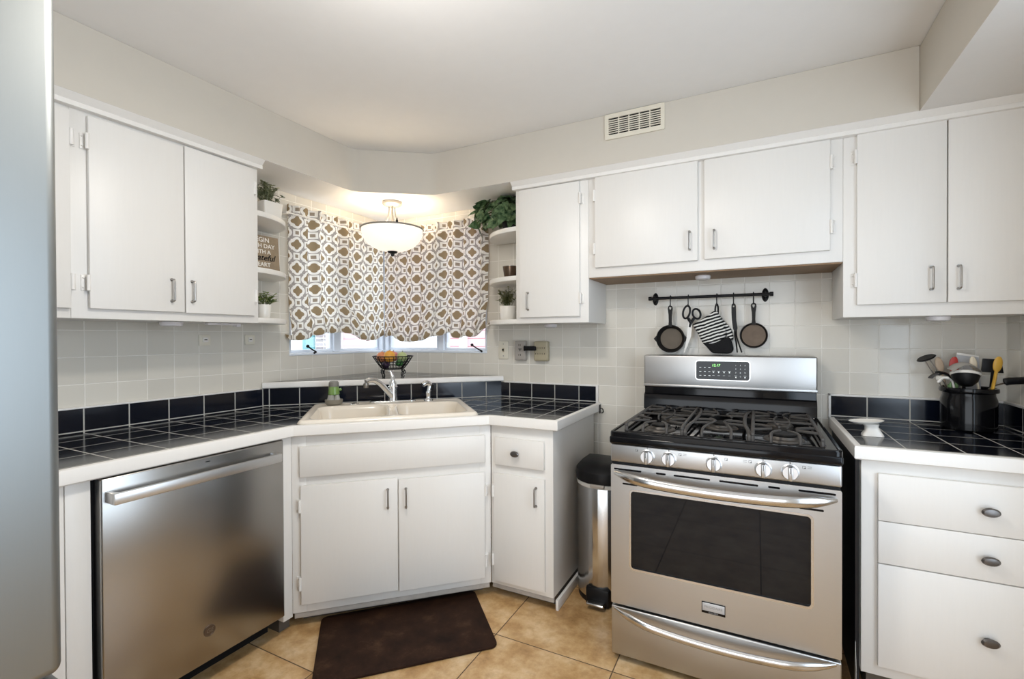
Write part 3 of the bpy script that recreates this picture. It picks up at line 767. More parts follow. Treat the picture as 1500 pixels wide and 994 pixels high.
# ------------------------------------------------------------------ fruit bowl on the ledge
bx, by, bz = .048, -.555, 1.0265
t = thing('wire_fruit_bowl', 'black wire fruit bowl on scroll feet on the corner ledge', 'bowl', (bx, by, bz), DIAG)
bm = B()
ring = lambda r, z, n=36: [(bx+r*math.cos(2*PI*i/n), by+r*math.sin(2*PI*i/n), bz+z) for i in range(n)]
tube(bm, ring(.122, .130), .0032, 6, True); obj('rim', bm, m_blackmetal, t)
bm = B()
for r, z in ((.070, .056), (.055, .050), (.085, .074), (.100, .096), (.113, .115), (.036, .050), (.018, .050)): tube(bm, ring(r, z), .0019, 6, True)
for k in range(28):
    a = 2*PI*k/28; tube(bm, [(bx+r*math.cos(a), by+r*math.sin(a), bz+z) for r, z in ((.012, .050), (.05, .050), (.070, .056), (.095, .088), (.122, .130))], .0017, 5)
obj('wire_basket', bm, m_blackmetal, t)
for a in (45, 135, 225, 315):
    ca, sa = math.cos(R(a)), math.sin(R(a)); bm = B(); pts = []
    for r, z in ((.124, .131), (.108, .100), (.082, .068), (.074, .048), (.080, .030), (.096, .026), (.102, .036), (.094, .044), (.084, .038), (.080, .026), (.072, .014), (.074, .003), (.086, .003), (.092, .012)): pts.append((bx+r*ca, by+r*sa, bz+z+.001))
    tube(bm, spline(pts, 4), .0028, 6); obj('scroll_foot', bm, m_blackmetal, t)
def fruit(name, label, x, y, z, r, col, sz=.95, stem=True):
    t = thing(name, label, 'fruit', (bx+x, by+y, bz+z-r), DIAG, 'fruit in the wire bowl')
    bm = B(); prof = [(r*math.sin(PI*i/16)*(1+.03*math.cos(PI*i/8)), -r*sz*math.cos(PI*i/16)+(r*.10 if i == 16 else 0)-(-r*.08 if i == 0 else 0)) for i in range(17)]
    prof[0] = (0, prof[0][1]); prof[-1] = (0, prof[-1][1]); lathe(bm, prof, 24, c=(bx+x, by+y, bz+z))
    obj('flesh', bm, plain(name+'_skin', col, .4, var=.18, vs_=40, bump=.1, bs=300), t, sharp=60)
    bm = B(); tube(bm, [(bx+x, by+y, bz+z+r*.78), (bx+x+.004, by+y, bz+z+r*sz+.008)], .0018, 6); obj('stem', bm, m_stem, t)
fruit('orange', 'orange at the front of the wire fruit bowl', -.022, -.052, .130, .037, (.75, .36, .05))
fruit('peach', 'blushed peach at the left of the wire fruit bowl', -.066, .012, .125, .034, (.66, .26, .12))
fruit('green_apple', 'pale green apple at the right of the wire fruit bowl', .054, -.010, .124, .033, (.42, .50, .24))
fruit('lime', 'dark green lime low at the right of the wire fruit bowl', .036, -.050, .088, .025, (.03, .14, .03), .85)
fruit('pink_apple', 'pink apple at the back of the wire fruit bowl', .002, .052, .126, .034, (.64, .22, .22))
fruit('plum', 'dark plum at the bottom left of the wire fruit bowl', -.045, -.028, .078, .024, (.05, .02, .06))

# ------------------------------------------------------------------ semi flush lamp
lx, ly = .416, -.366
m_fixture = plain('grey_fixture_metal', (.30, .285, .26), .5, .6)
t = thing('ceiling_lamp', 'white glass bowl ceiling lamp on nickel arms above the sink corner', 'lamp', (lx, ly, ZS))
bm = B(); lathe(bm, [(0, -.001), (.058, -.001), (.060, -.006), (.060, -.018), (.050, -.026), (.038, -.030), (0, -.031)], 32, c=(lx, ly, ZS)); obj('canopy', bm, m_fixture, t)
bm = B(); rod(bm, (lx, ly, ZS-.03), (lx, ly, 1.83), .0055); obj('stem', bm, m_fixture, t)
for a in (200, 320, 80):
    ca, sa = math.cos(R(a)), math.sin(R(a)); bm = B()
    tube(bm, spline([(lx+r*ca, ly+r*sa, z) for r, z in ((.020, 2.086), (.022, 2.05), (.032, 2.01), (.058, 1.975), (.105, 1.952), (.15, 1.95), (.188, 1.948))], 5), .0038, 8)
    obj('arm', bm, m_fixture, t)
bm = B(); tube(bm, [(lx+.188*math.cos(2*PI*i/48), ly+.188*math.sin(2*PI*i/48), 1.945) for i in range(48)], .0052, 8, True)
obj('rim_band', bm, m_fixture, t)
for a in (200, 320, 80):
    bm = B(); lathe(bm, [(0, 0), (.006, 0), (.007, .01), (.004, .018), (.003, .026), (0, .03)], 12, c=(lx+.188*math.cos(R(a)), ly+.188*math.sin(R(a)), 1.946)); obj('finial_screw', bm, m_blackmetal, t)
bm = B(); out = [(.186*math.sin(PI/2*i/14)**.9 if i else 0, 1.806+.138*(1-math.cos(PI/2*i/14))**1.0) for i in range(15)]
lathe(bm, out+[(r*.975, z+.003) for r, z in out[::-1]], 48, c=(lx, ly, 0)); bw = sub(obj('glass_bowl', bm, m_bowl, t, sharp=60), 'frosted white glass bowl, lit')
bm = B(); lathe(bm, [(0, 1.775), (.008, 1.778), (.011, 1.786), (.010, 1.792), (.026, 1.798), (.032, 1.806), (.030, 1.812), (0, 1.813)], 24, c=(lx, ly, 0)); sub(obj('finial', bm, m_blackmetal, t), 'dark bottom finial')
for k, a in enumerate((20, 140, 260)):
    bm = B(); ball(bm, (lx+.06*math.cos(R(a)), ly+.06*math.sin(R(a)), 1.915), .022, sz=1.25); obj('bulb', bm, emit_mat('lit_bulb', (1, .86, .66), 6), t)
d = bpy.data.lights.new('lamp_glow', 'POINT'); d.energy = PENDANT_WATTS; d.color = (1, .84, .64); d.shadow_soft_size = .10
o = bpy.data.objects.new('lamp_glow', d); COL.objects.link(o); o.location = (lx, ly, 1.93)

# flush ceiling fitting just above the picture's edge
cx, cy = 1.64, -1.74
t = thing('ceiling_light', 'round flush ceiling light in the middle of the kitchen', 'lamp', (cx, cy, ZC))
bm = B(); lathe(bm, [(0, 0), (.16, 0), (.165, -.008), (.16, -.022), (0, -.022)], 40, c=(cx, cy, ZC)); obj('base', bm, m_nickel, t)
bm = B(); lathe(bm, [(.150, -.022), (.145, -.05), (.11, -.075), (.05, -.088), (0, -.09)], 40, c=(cx, cy, ZC)); obj('diffuser', bm, emit_mat('lit_diffuser', (1, .93, .82), 2), t)
d = bpy.data.lights.new('ceiling_glow', 'AREA'); d.shape = 'DISK'; d.size = .24; d.energy = CEIL_WATTS; d.color = (1, .94, .85)
o = bpy.data.objects.new('ceiling_glow', d); COL.objects.link(o); o.location = (cx, cy, ZC-.095)
d = bpy.data.lights.new('ceiling_fill', 'POINT'); d.energy = CEIL_FILL_WATTS; d.color = (1, .965, .92); d.shadow_soft_size = .08  # point light added below the fitting to brighten the ceiling
o = bpy.data.objects.new('ceiling_fill', d); COL.objects.link(o); o.location = (cx, cy, ZC-.36)
# ------------------------------------------------------------------ dishwasher
t = thing('dishwasher', 'stainless steel dishwasher with bar handle under the left countertop', 'dishwasher', (-1.61, -.33, 0), LEFT)
bm = B(); box(bm, (-1.926, -1.302), (-.615, -.04), (.095, .838)); obj('tub', bm, m_black, t)
bm = B(); box(bm, (-1.92, -1.308), (-.55, -.05), (0, .095)); obj('kick_plate', bm, m_black, t)
bm = B(); box(bm, (-1.922, -1.305), (-.660, -.616), (.095, .842), .006, 3); dr = obj('door', bm, m_steel_dw, t)
bm = B()
box(bm, (-1.911, -1.352), (-.716, -.700), (.767, .802), .004, 2)
for a, s in ((-1.911, 1), (-1.352, -1)):
    prism(bm, [(a, -.704), (a+s*.035, -.704), (a+s*.022, -.694), (a+s*.016, -.68), (a+s*.014, -.6585), (a, -.6585)][::s], .768, .801, .002)
sub(obj('handle', bm, m_satin, dr), 'flat satin bar handle')
bm = B(); MM = Matrix.Translation((-1.610, -.660, .207)) @ FRONT
lathe(bm, [(0, .0015), (.0165, .0015), (.0175, .003), (.0195, .003), (.0205, 0)], 32, M=MM)
em = sub(obj('emblem', bm, plain('bronze_badge', (.16, .12, .09), .35, .8), dr), 'small round dark emblem')
bm = B(); text(bm, 'GE', .021, Matrix.Translation((-1.610, -.6618, .207)) @ FRONT, .0006, shear=.25); obj('monogram', bm, plain('badge_silver', (.34, .29, .24), .3, .9), em)
bm = B(); box(bm, (-1.618, -1.603), (-.6607, -.6600), (.822, .8255)); obj('indicator', bm, m_black, dr)

# ------------------------------------------------------------------ refrigerator at the left edge
t = thing('refrigerator', 'tall grey stainless steel refrigerator at the left edge', 'refrigerator', (1.06, -2.75, 0))
bm = B(); box(bm, (.70, 1.352), (-3.17, -2.283), (.03, 1.84), .01); obj('body', bm, plain('grey_refrigerator_side', (.22, .23, .24), .45), t)
bm = B(); box(bm, (.72, 1.34), (-3.15, -2.30), (0, .03)); obj('foot_rail', bm, m_black, t)
bm = B(); box(bm, (1.358, 1.422), (-3.175, -2.2675), (.72, 1.85), .016, 4); dr = obj('door', bm, m_steel_fr, t)
bm = B(); tube(bm, spline([(1.422, -3.06, .82), (1.46, -3.06, .84), (1.475, -3.06, 1.2), (1.46, -3.06, 1.56), (1.422, -3.06, 1.58)], 6), .011, 10); obj('handle', bm, m_polish, dr)
bm = B(); box(bm, (1.358, 1.422), (-3.175, -2.2675), (.05, .712), .016, 4); dr = obj('freezer_drawer', bm, m_steel_fr, t)
bm = B(); tube(bm, spline([(1.422, -3.06, .62), (1.46, -3.04, .62), (1.475, -2.75, .62), (1.46, -2.46, .62), (1.422, -2.44, .62)], 6), .011, 10); obj('handle', bm, m_polish, dr)

# ------------------------------------------------------------------ gas range
SX0, SX1, SF = 1.930, 2.687, -.816; SM = (SX0+SX1)/2
t = thing('gas_range', 'stainless steel freestanding gas range with black cooktop', 'stove', (SM, -.42, 0))
bm = B(); box(bm, (SX0+.004, SX1-.004), (-.772, -.03), (.035, .854), .003); sub(obj('body', bm, m_black, t), 'black range sides')
for xx in (SX0+.05, SX1-.05):
    for yy in (-.72, -.09):
        bm = B(); lathe(bm, [(0, 0), (.02, 0), (.02, .012), (.012, .014), (.012, .036), (0, .036)], 14, c=(xx, yy, 0)); obj('foot', bm, m_black, t)
UPR = lambda y: Matrix.Translation((0, y, 0)) @ FRONT       # polygon (x, z) drawn upright, thickness towards -y
bm = B(); box(bm, (SX0, SX1), (SF, -.7725), (.026, .215), .005, 3); dr = obj('warming_drawer', bm, m_steel, t)
def bow(parent, x0, x1, zend, zmid, out, r, nm='handle'):
    bm = B(); pts = []; rr = []
    for i in range(25):
        a = i/24; q = 1-(2*a-1)**2
        pts.append((x0+(x1-x0)*a, SF-.008-out*min(1, q*1.7)**.8, zend+(zmid-zend)*q)); rr.append(r*(.35+.65*min(1, q*3)))
    tube(bm, pts, rr, 12, flat=(1.25, .8)); return sub(obj(nm, bm, m_polish, parent), 'bowed polished steel handle')
bow(dr, 1.946, 2.670, .211, .180, .040, .0115)
bm = B(); slab_holes(bm, rrect(SX0, SX1, .226, .772, .006, 2), [rrect(2.006, 2.605, .374, .678, .014, 5)], 0, .040)
bm.transform(UPR(-.776)); dr = obj('oven_door', bm, m_steel, t, sharp=20)
bm = B(); slab_holes(bm, rrect(2.001, 2.610, .369, .683, .018, 5), [rrect(2.009, 2.602, .377, .675, .012, 5)], 0, .005); bm.transform(UPR(SF+.003)); obj('window_bezel', bm, m_polish, dr, sharp=20)
bm = B(); box(bm, (2.003, 2.608), (SF+.004, SF+.010), (.371, .681)); sub(obj('window_glass', bm, m_glassdark, dr), 'dark oven window glass')
for a, b, z in ((1.942, 2.049, .7545), (2.103, 2.139, .7555), (2.167, 2.293, .7555), (2.323, 2.447, .756), (2.477, 2.513, .7565), (2.566, 2.671, .7575), (1.976, 2.034, .700), (2.568, 2.638, .700)):
    bm = B(); prism(bm, rrect(a, b, z-.0035, z+.0035, .0034, 4), 0, .0006, M=UPR(SF)); obj('vent_slot', bm, m_enamel, dr)
bow(dr, 1.946, 2.672, .742, .722, .045, .0155)
bm = B(); box(bm, (2.264, 2.343), (SF-.0025, SF), (.274, .3145), .001); bd = obj('badge', bm, m_enamel, dr)
bm = B(); box(bm, (2.2665, 2.3405), (SF-.0035, SF-.0024), (.2835, .312), .0005); bp = sub(obj('badge_plate', bm, plain('badge_silver_plate', (.50, .50, .51), .45, .35), bd), 'silver name plate')
bm = B(); text(bm, 'FRIGIDAIRE', .0118, Matrix.Translation((2.3035, SF-.0036, .298)) @ FRONT, .0004); text(bm, 'GALLERY', .0078, Matrix.Translation((2.3035, SF-.0026, .2785)) @ FRONT, .0004, bold=.0001)
sub(obj('badge_lettering', bm, plain('badge_letter_grey', (.24, .24, .25), .45, .3), bd), 'small silver capital lettering')
# control panel and knobs
m_knob = plain('satin_knob_chrome', (.72, .73, .75), .3, .85, var=.02)
bm = B(); box(bm, (SX0, SX1), (SF-.004, -.7725), (.783, .853), .006, 3); cp = obj('control_panel', bm, m_steel, t)
bm = B(); box(bm, (SX0+.003, SX1-.003), (SF+.010, -.7725), (.772, .783)); obj('panel_gap', bm, m_black, t)
for kx in (2.072, 2.151, 2.306, 2.462, 2.542):
    bm = B(); MM = Matrix.Translation((kx, SF-.004, .816)) @ FRONT
    lathe(bm, [(.0275, 0), (.0275, .003), (.0245, .005), (.0235, .014), (.022, .016), (0, .016)], 28, M=MM)
    kb = sub(obj('burner_knob', bm, m_knob, cp), 'round chrome burner knob')
    bm = B(); box(bm, (kx-.0065, kx+.0065), (SF-.038, SF-.0195), (.793, .839), .003, 2); gp = obj('knob_grip', bm, m_steel, kb)
    bm = B(); box(bm, (kx-.0011, kx+.0011), (SF-.0385, SF-.0379), (.818, .837)); box(bm, (kx-.0012, kx+.0012), (SF-.0046, SF-.0040), (.844, .850)); obj('pointer', bm, m_black, kb)
bm = B()
for kx, d in ((2.072, -1), (2.151, 1), (2.306, 1), (2.462, -1), (2.542, 1)):
    px = kx+d*.040
    for a, b, c, e_ in ((0, .009, 0, .0009), (0, .009, .0081, .009), (0, .0009, 0, .009), (.0081, .009, 0, .009), (.0055, .0085, .0005, .0035)):
        box(bm, (px+a-.0045, px+b-.0045), (SF-.0046, SF-.0041), (.832+c, .832+e_))
    if kx not in (2.072, 2.306):
        for zz in (.834, .839): box(bm, (px+d*.010, px+d*.022), (SF-.0046, SF-.0041), (zz, zz+.001))
obj('burner_markings', bm, m_black, cp)
# cooktop
bm = B(); box(bm, (SX0-.003, SX1+.003), (-.829, -.775), (.855, .884), .007, 3); box(bm, (SX0-.003, SX1+.003), (-.80, -.14), (.855, .884), .004)
tmp_outer = rrect(SX0-.003, SX1+.003, -.826, -.14, .02, 5); tmp_in = rrect(SX0+.036, SX1-.036, -.775, -.165, .03, 5)
slab_holes(bm, tmp_outer, [tmp_in], .878, .897)
tube(bm, [(x_, y_, .8965) for x_, y_ in rrect(SX0+.003, SX1-.003, -.819, -.146, .016, 5)], .0062, 8, True)
tube(bm, [(x_, y_, .8955) for x_, y_ in rrect(SX0+.037, SX1-.037, -.774, -.166, .03, 5)], .0035, 6, True)
ck = obj('cooktop', bm, m_enamel, t)
burn = [(2.085, -.62, .040), (2.085, -.30, .032), (SM, -.47, .044), (2.532, -.62, .048), (2.532, -.30, .030)]
for i, (bx_, by_, br) in enumerate(burn):
    bm = B()
    lathe(bm, [(0, .884), (br+.022, .884), (br+.018, .889), (br+.004, .892), (br, .900), (0, .900)], 28, c=(bx_, by_, 0), M=None)
    bb = sub(obj('burner', bm, plain('burner_aluminium', (.11, .10, .09), .5, .6), t), 'grey burner base')
    bm = B(); lathe(bm, [(0, .9005), (br-.004, .9005), (br-.002, .905), (br-.006, .909), (0, .910)], 28, c=(bx_, by_, 0)); obj('burner_cap', bm, m_iron, bb)
gw = (.0055, .0075)
def bar(bm, pts, w=.0043): tube(bm, spline(pts, 5), w, 6, flat=(1.25, .85))
ZG, ZF = .924, .888
yf_, yb_ = -.752, -.185
def outer_grate(x0, x1, cx_):
    bm = B()
    for xx, o in ((x0, 1), (x1, -1)):     # side rails arching down at the ends
        bar(bm, [(xx, yf_, ZF), (xx, yf_+.006, ZG-.012), (xx, yf_+.03, ZG), (xx, (yf_+yb_)/2, ZG+.002), (xx, yb_-.03, ZG), (xx, yb_-.006, ZG-.012), (xx, yb_, ZF)], .0054)
        tube(bm, [(xx, yf_, ZF+.002), (xx, yb_, ZF+.002)], .004, 6)
    for yy in (yf_, yb_): tube(bm, [(x0, yy, ZF+.003), (x1, yy, ZF+.003)], .0042, 6)
    tube(bm, [(x0, -.465, ZG), (x1, -.465, ZG)], .0055, 6)
    for cy_, s in ((-.62, 1), (-.30, -1)):
        ye = yf_ if s > 0 else yb_
        for dx in (-.045, .045):
            bar(bm, [(cx_+dx, ye, ZF), (cx_+dx, ye+s*.006, ZG-.014), (cx_+dx*.95, ye+s*.026, ZG), (cx_+dx*.75, ye+s*.055, ZG+.002), (cx_+dx*.42, cy_-s*.050, ZG+.001), (cx_+dx*.30, cy_-s*.032, ZG)])
            bar(bm, [(cx_+dx*.6, -.465, ZG), (cx_+dx*.55, cy_+s*.095, ZG), (cx_+dx*.30, cy_+s*.034, ZG)])
        for xx, o in ((x0, 1), (x1, -1)):
            for q in (-.035, .035): bar(bm, [(xx, cy_+q*1.5, ZG), (xx+o*.03, cy_+q*1.25, ZG+.001), (cx_-o*.040, cy_+q*.55, ZG)])
    return bm
g1 = (1.975, 2.188); g2 = (2.199, 2.418); g3 = (2.429, 2.642)
sub(obj('grate', outer_grate(*g1, 2.085), m_grate, t), 'left cast iron grate')
sub(obj('grate', outer_grate(*g3, 2.532), m_grate, t), 'right cast iron grate')
bm = B()
for xx, o in ((g2[0], 1), (g2[1], -1)):
    bar(bm, [(xx, yf_, ZF), (xx, yf_+.006, ZG-.012), (xx+o*.004, yf_+.05, ZG), (xx+o*.016, -.60, ZG+.003), (xx+o*.020, -.465, ZG+.004), (xx+o*.016, -.33, ZG+.003), (xx+o*.004, yb_-.05, ZG), (xx, yb_-.006, ZG-.012), (xx, yb_, ZF)], .0057)
for yy in (yf_, yb_): tube(bm, [(g2[0], yy, ZF+.003), (g2[1], yy, ZF+.003)], .0042, 6)
for s, ye in ((1, yf_), (-1, yb_)):
    for dx in (-.05, .05):
        bar(bm, [(SM+dx, ye, ZF), (SM+dx, ye+s*.008, ZG-.012), (SM+dx*.95, ye+s*.04, ZG), (SM+dx*.7, ye+s*.10, ZG+.003), (SM+dx*.35, -.47-s*.085, ZG+.003), (SM+dx*.8, -.47-s*.030, ZG+.002)])
for yy in (-.62, -.54, -.40, -.32):
    for o, xx in ((1, g2[0]), (-1, g2[1])): bar(bm, [(xx+o*.016, yy, ZG), (xx+o*.05, yy*.96-.018, ZG+.002), (SM-o*.022, yy*.93-.032, ZG+.001)])
sub(obj('grate', bm, m_grate, t), 'middle cast iron grate')
# backguard
X0, X1, YG = 1.914, 2.687, -.135
bm = B(); box(bm, (X0+.003, X1-.003), (YG+.006, -.012), (.86, 1.016), .003)
prism(bm, [(YG-.014, .898), (YG-.012, .945), (YG-.004, .972), (YG+.01, .980), (YG+.01, .898)], X0+.002, X1-.002, M=Matrix(((0, 0, 1, 0), (1, 0, 0, 0), (0, 1, 0, 0), (0, 0, 0, 1))))
bk = sub(obj('backguard_base', bm, m_enamel, t), 'glossy black lower backguard')
bm = B(); box(bm, (X0, X1), (YG, -.012), (1.014, 1.175), .007, 3); box(bm, (X0-.001, X1+.001), (YG-.004, YG+.02), (1.013, 1.026), .003); bg_ = obj('backguard', bm, m_steel, t)
bm = B(); prism(bm, rrect(2.168, 2.415, 1.054, 1.152, .014, 5), 0, .0015, M=UPR(YG)); dp = sub(obj('display_bezel', bm, m_polish, bg_), 'silver display surround')
bm = B(); prism(bm, rrect(2.172, 2.411, 1.058, 1.148, .011, 5), 0, .0025, M=UPR(YG)); dp = sub(obj('display_panel', bm, m_glassdark, bg_), 'black touch control panel with clock')
TX = lambda x_, z_: Matrix.Translation((x_, YG-.0027, z_)) @ FRONT
bm = B(); text(bm, '12:17', .017, TX(2.263, 1.128), .0003, shear=.12); sub(obj('clock_digits', bm, m_lcd, dp), 'green clock digits 12:17')
bm = B()
for i, ch in enumerate('123456789'): text(bm, ch, .0085, TX(2.352+.020*(i % 3), 1.130-.018*(i//3)), .0002)
text(bm, '0', .0085, TX(2.372, 1.076), .0002)
for xx in (2.352, 2.392): prism(bm, rrect(xx-.003, xx+.003, 1.069, 1.075, .0029, 4), 0, .0005, M=UPR(YG-.0025)); box(bm, (xx-.006, xx+.006), (YG-.003, YG-.0025), (1.079, 1.0803))
for k in range(4):
    xx = 2.252+.024*k; prism(bm, rrect(xx-.0028, xx+.0028, 1.091, 1.0975, .0026, 4), 0, .0005, M=UPR(YG-.0025)); box(bm, (xx-.006, xx+.006), (YG-.003, YG-.0025), (1.0995, 1.1006)); box(bm, (xx-.005, xx+.005), (YG-.003, YG-.0025), (1.078, 1.079))
for r_i in range(3):
    for c_i in range(3): box(bm, (2.187+.021*c_i, 2.196+.021*c_i), (YG-.003, YG-.0025), (1.076+.02*r_i, 1.0785+.02*r_i))
sub(obj('key_legends', bm, m_legend, dp), 'pale keypad numbers')

# ------------------------------------------------------------------ trash can between cabinet and range
tx, ty = 1.772, -.352
def dee(r, back): return [(tx+r*math.cos(R(a)), ty+r*math.sin(R(a))) for a in range(180, 361, 10)]+[(tx+r, ty+back), (tx-r, ty+back)]
t = thing('trash_can', 'chrome step trash can with black lid beside the range', 'trash can', (tx, ty, 0))
bm = B(); prism(bm, dee(.140, .13), .030, .556, .002); sub(obj('can', bm, m_polish, t), 'shiny steel can body')
bm = B(); prism(bm, dee(.137, .127), .0, .030, .004); obj('base_ring', bm, m_black, t)
bm = B(); prism(bm, dee(.1435, .133), .552, .578, .004); sub(obj('collar', bm, plain('grey_white_plastic', (.55, .55, .53), .4), t), 'pale plastic collar')
bm = B(); tmp = bmesh.new(); loops = []
for sc_, z_ in ((.147, .574), (.149, .60), (.146, .625), (.122, .652), (.07, .664), (.02, .667)):
    k = sc_/.149; loops.append([tmp.verts.new((tx+(p[0]-tx)*k, ty+.02+(p[1]-ty-.02)*k, z_)) for p in dee(.149, .138)])
for a, b in zip(loops, loops[1:]):
    for i in range(len(a)): tmp.faces.new((a[i], a[(i+1) % len(a)], b[(i+1) % len(a)], b[i]))
tmp.faces.new(loops[-1]); tmp.faces.new(loops[0][::-1]); bmesh.ops.recalc_face_normals(tmp, faces=tmp.faces[:]); merge(bm, tmp)
obj('lid', bm, m_black, t)
bm = B(); box(bm, (tx-.035, tx+.035), (ty-.153, ty-.139), (.560, .576), .004); obj('lid_latch', bm, m_greyplate, t)
bm = B(); prism(bm, [(tx-.062, ty-.118), (tx-.055, ty-.150), (tx+.055, ty-.150), (tx+.062, ty-.118)], .004, .085, .006); obj('pedal_housing', bm, m_black, t)
bm = B(); box(bm, (tx-.042, tx+.042), (ty-.190, ty-.140), (.022, .034), .005, 3); sub(obj('pedal', bm, m_polish, t), 'chrome foot pedal')

# ------------------------------------------------------------------ floor mat
a, b = Vector((.687, -1.143)), Vector((1.183, -.644)); ex = (b-a).normalized(); ey = Vector((ex.y, -ex.x)); Lx = (b-a).length; Ly = .445
bm = B(); M4 = Matrix(((ex.x, ey.x, 0, a.x), (ex.y, ey.y, 0, a.y), (0, 0, 1, 0), (0, 0, 0, 1)))
prism(bm, [(p[0], p[1]) for p in rrect(0, Lx, 0, Ly, .03, 6)], .0005, .014, .005, M=M4)
bmesh.ops.recalc_face_normals(bm, faces=bm.faces[:])
tag(obj('floor_mat', bm, m_mat, None), 'dark brown mottled kitchen mat in front of the sink cabinet', 'mat')
# ------------------------------------------------------------------ vent grille on the soffit
t = thing('vent_grille', 'white slotted air vent grille high on the soffit', 'vent', (1.918, -.36, 2.235))
YV = -.3605
bm = B(); slab_holes(bm, rrect(1.776, 2.061, 2.234, 2.357, .006, 3), [rrect(1.795, 2.043, 2.255, 2.336, .002, 2)], 0, .008); bm.transform(UPR(YV)); obj('frame', bm, m_plate, t, sharp=20)
bm = B(); box(bm, (1.794, 2.044), (YV-.0015, YV-.0003), (2.254, 2.337)); sub(obj('dark_opening', bm, m_black, t), 'dark duct behind the slots')
bm = B()
for k in range(1, 5): xx = 1.795+.248*k/5; box(bm, (xx-.0025, xx+.0025), (YV-.007, YV-.0015), (2.255, 2.336))
obj('mullions', bm, m_plate, t)
for k in range(1, 8): 
    zz = 2.255+.081*k/8; bm = B(); box(bm, (1.795, 2.043), (YV-.006, YV-.0015), (zz-.0022, zz+.0022)); obj('slat', bm, m_plate, t)

# ------------------------------------------------------------------ under cabinet lights
def puck(label, x, y, z, ang, r=.036):
    t = thing('puck_light', label, 'lamp', (x, y, z-.022), ang, 'white puck lights under the wall cabinets')
    bm = B(); lathe(bm, [(0, 0), (r, 0), (r+.002, -.004), (r, -.016), (r-.007, -.019), (r-.007, -.017), (0, -.017)], 28, c=(x, y, z)); obj('housing', bm, m_puck, t)
    bm = B(); lathe(bm, [(0, -.0225), (r*.5, -.0215), (r-.0085, -.0175), (0, -.0172)], 28, c=(x, y, z)); obj('lens', bm, m_ceramic, t)
puck('white puck light under the left wall cabinet', -1.495, -.20, 1.3425, LEFT, .040)
puck('white puck light under the plywood bottom above the range', 2.207, -.17, 1.5665, 0, .034)
puck('white puck light under the tall single door cabinet', 1.378, -.12, 1.3445, 0, .036)
puck('white puck light under the right wall cabinet above the crock', 3.075, -.25, 1.3445, 0, .036)
t = thing('strip_light', 'slim white strip fixed under the left wall cabinet', 'lamp', (-1.285, -.21, 1.33), LEFT)
bm = B(); box(bm, (-1.358, -1.212), (-.225, -.195), (1.332, 1.3425), .003); obj('housing', bm, m_puck, t)
bm = B(); box(bm, (-1.228, -1.208), (-.228, -.192), (1.326, 1.3425), .002); obj('end_cap', bm, m_puck, t)

# ------------------------------------------------------------------ switches and outlets
def plate(label, x0, x1, z0, z1, ang, m, yw=-.0005):
    t = thing('switch_plate', label, 'switch', ((x0+x1)/2, yw, z0), ang)
    bm = B(); box(bm, (x0, x1), (yw-.007, yw), (z0, z1), .003); obj('plate', bm, m, t); return t
t = plate('ivory toggle switch plate on the back wall right of the window', .967, 1.037, 1.133, 1.247, 0, m_plate)
bm = B(); box(bm, (.996, 1.008), (-.0085, -.007), (1.177, 1.203)); obj('slot', bm, m_tan, t)
bm = B(); box(bm, (.998, 1.006), (-.020, -.007), (1.186, 1.196), .002); sub(obj('toggle', bm, m_black, t), 'dark toggle lever')
for zz in (1.153, 1.228):
    bm = B(); lathe(bm, [(0, .0015), (.003, .001), (.0035, 0)], 10, M=Matrix.Translation((1.002, -.0075, zz)) @ FRONT); obj('screw', bm, m_nickel, t)
t = plate('small ivory switch on the left wall under the strip light', -1.277, -1.223, 1.236, 1.290, LEFT, m_plate)
bm = B(); box(bm, (-1.262, -1.236), (-.012, -.0075), (1.252, 1.276), .001); rk = obj('rocker', bm, m_ceramic, t)
bm = B(); box(bm, (-1.256, -1.242), (-.0128, -.012), (1.262, 1.267)); obj('slot', bm, m_black, rk)
t = plate('small ivory switch on the left wall nearest the window', -1.046, -.992, 1.236, 1.290, LEFT, m_plate)
bm = B(); box(bm, (-1.032, -1.008), (-.012, -.0075), (1.252, 1.276), .001); rk = obj('rocker', bm, m_ceramic, t)
bm = B(); box(bm, (-1.026, -1.013), (-.0128, -.012), (1.262, 1.267)); obj('slot', bm, m_black, rk)
t = thing('outlet_cover', 'grey outlet box on the back wall left of the tan outlet', 'outlet', (1.134, -.001, 1.129), 0)
bm = B(); box(bm, (1.097, 1.171), (-.035, -.0005), (1.129, 1.249), .006, 3); obj('housing', bm, m_greyplate, t)
bm = B()
for a, c in ((1.127, 1.222), (1.137, 1.222), (1.127, 1.162), (1.139, 1.162)): box(bm, (a-.0015, a+.0015), (-.0358, -.0345), (c-.006, c+.006))
box(bm, (1.124, 1.146), (-.0358, -.0345), (1.196, 1.200)); box(bm, (1.133, 1.137), (-.0358, -.0345), (1.184, 1.196)); obj('slots', bm, m_black, t)
t = thing('outlet_adapter', 'tan multi outlet adapter on the back wall with rows of slots', 'outlet', (1.275, -.001, 1.126), 0)
bm = B(); box(bm, (1.228, 1.322), (-.038, -.0005), (1.126, 1.246), .010, 3); obj('housing', bm, m_tan, t)
bm = B()
for k in range(6):
    for zz in (1.170, 1.205): box(bm, (1.242+.012*k-.0013, 1.242+.012*k+.0013), (-.0388, -.0375), (zz-.005, zz+.005))
obj('slots', bm, m_black, t)
t = thing('plug', 'black plug bridging the grey outlet and the tan adapter', 'plug', (1.21, -.04, 1.19), 0)
bm = B(); box(bm, (1.170, 1.250), (-.062, -.0385), (1.189, 1.216), .007, 3); obj('plug_body', bm, m_black, t)
bm = B(); box(bm, (1.1715, 1.1765), (-.058, -.042), (1.186, 1.219), .002); obj('strain_ring', bm, m_black, t)

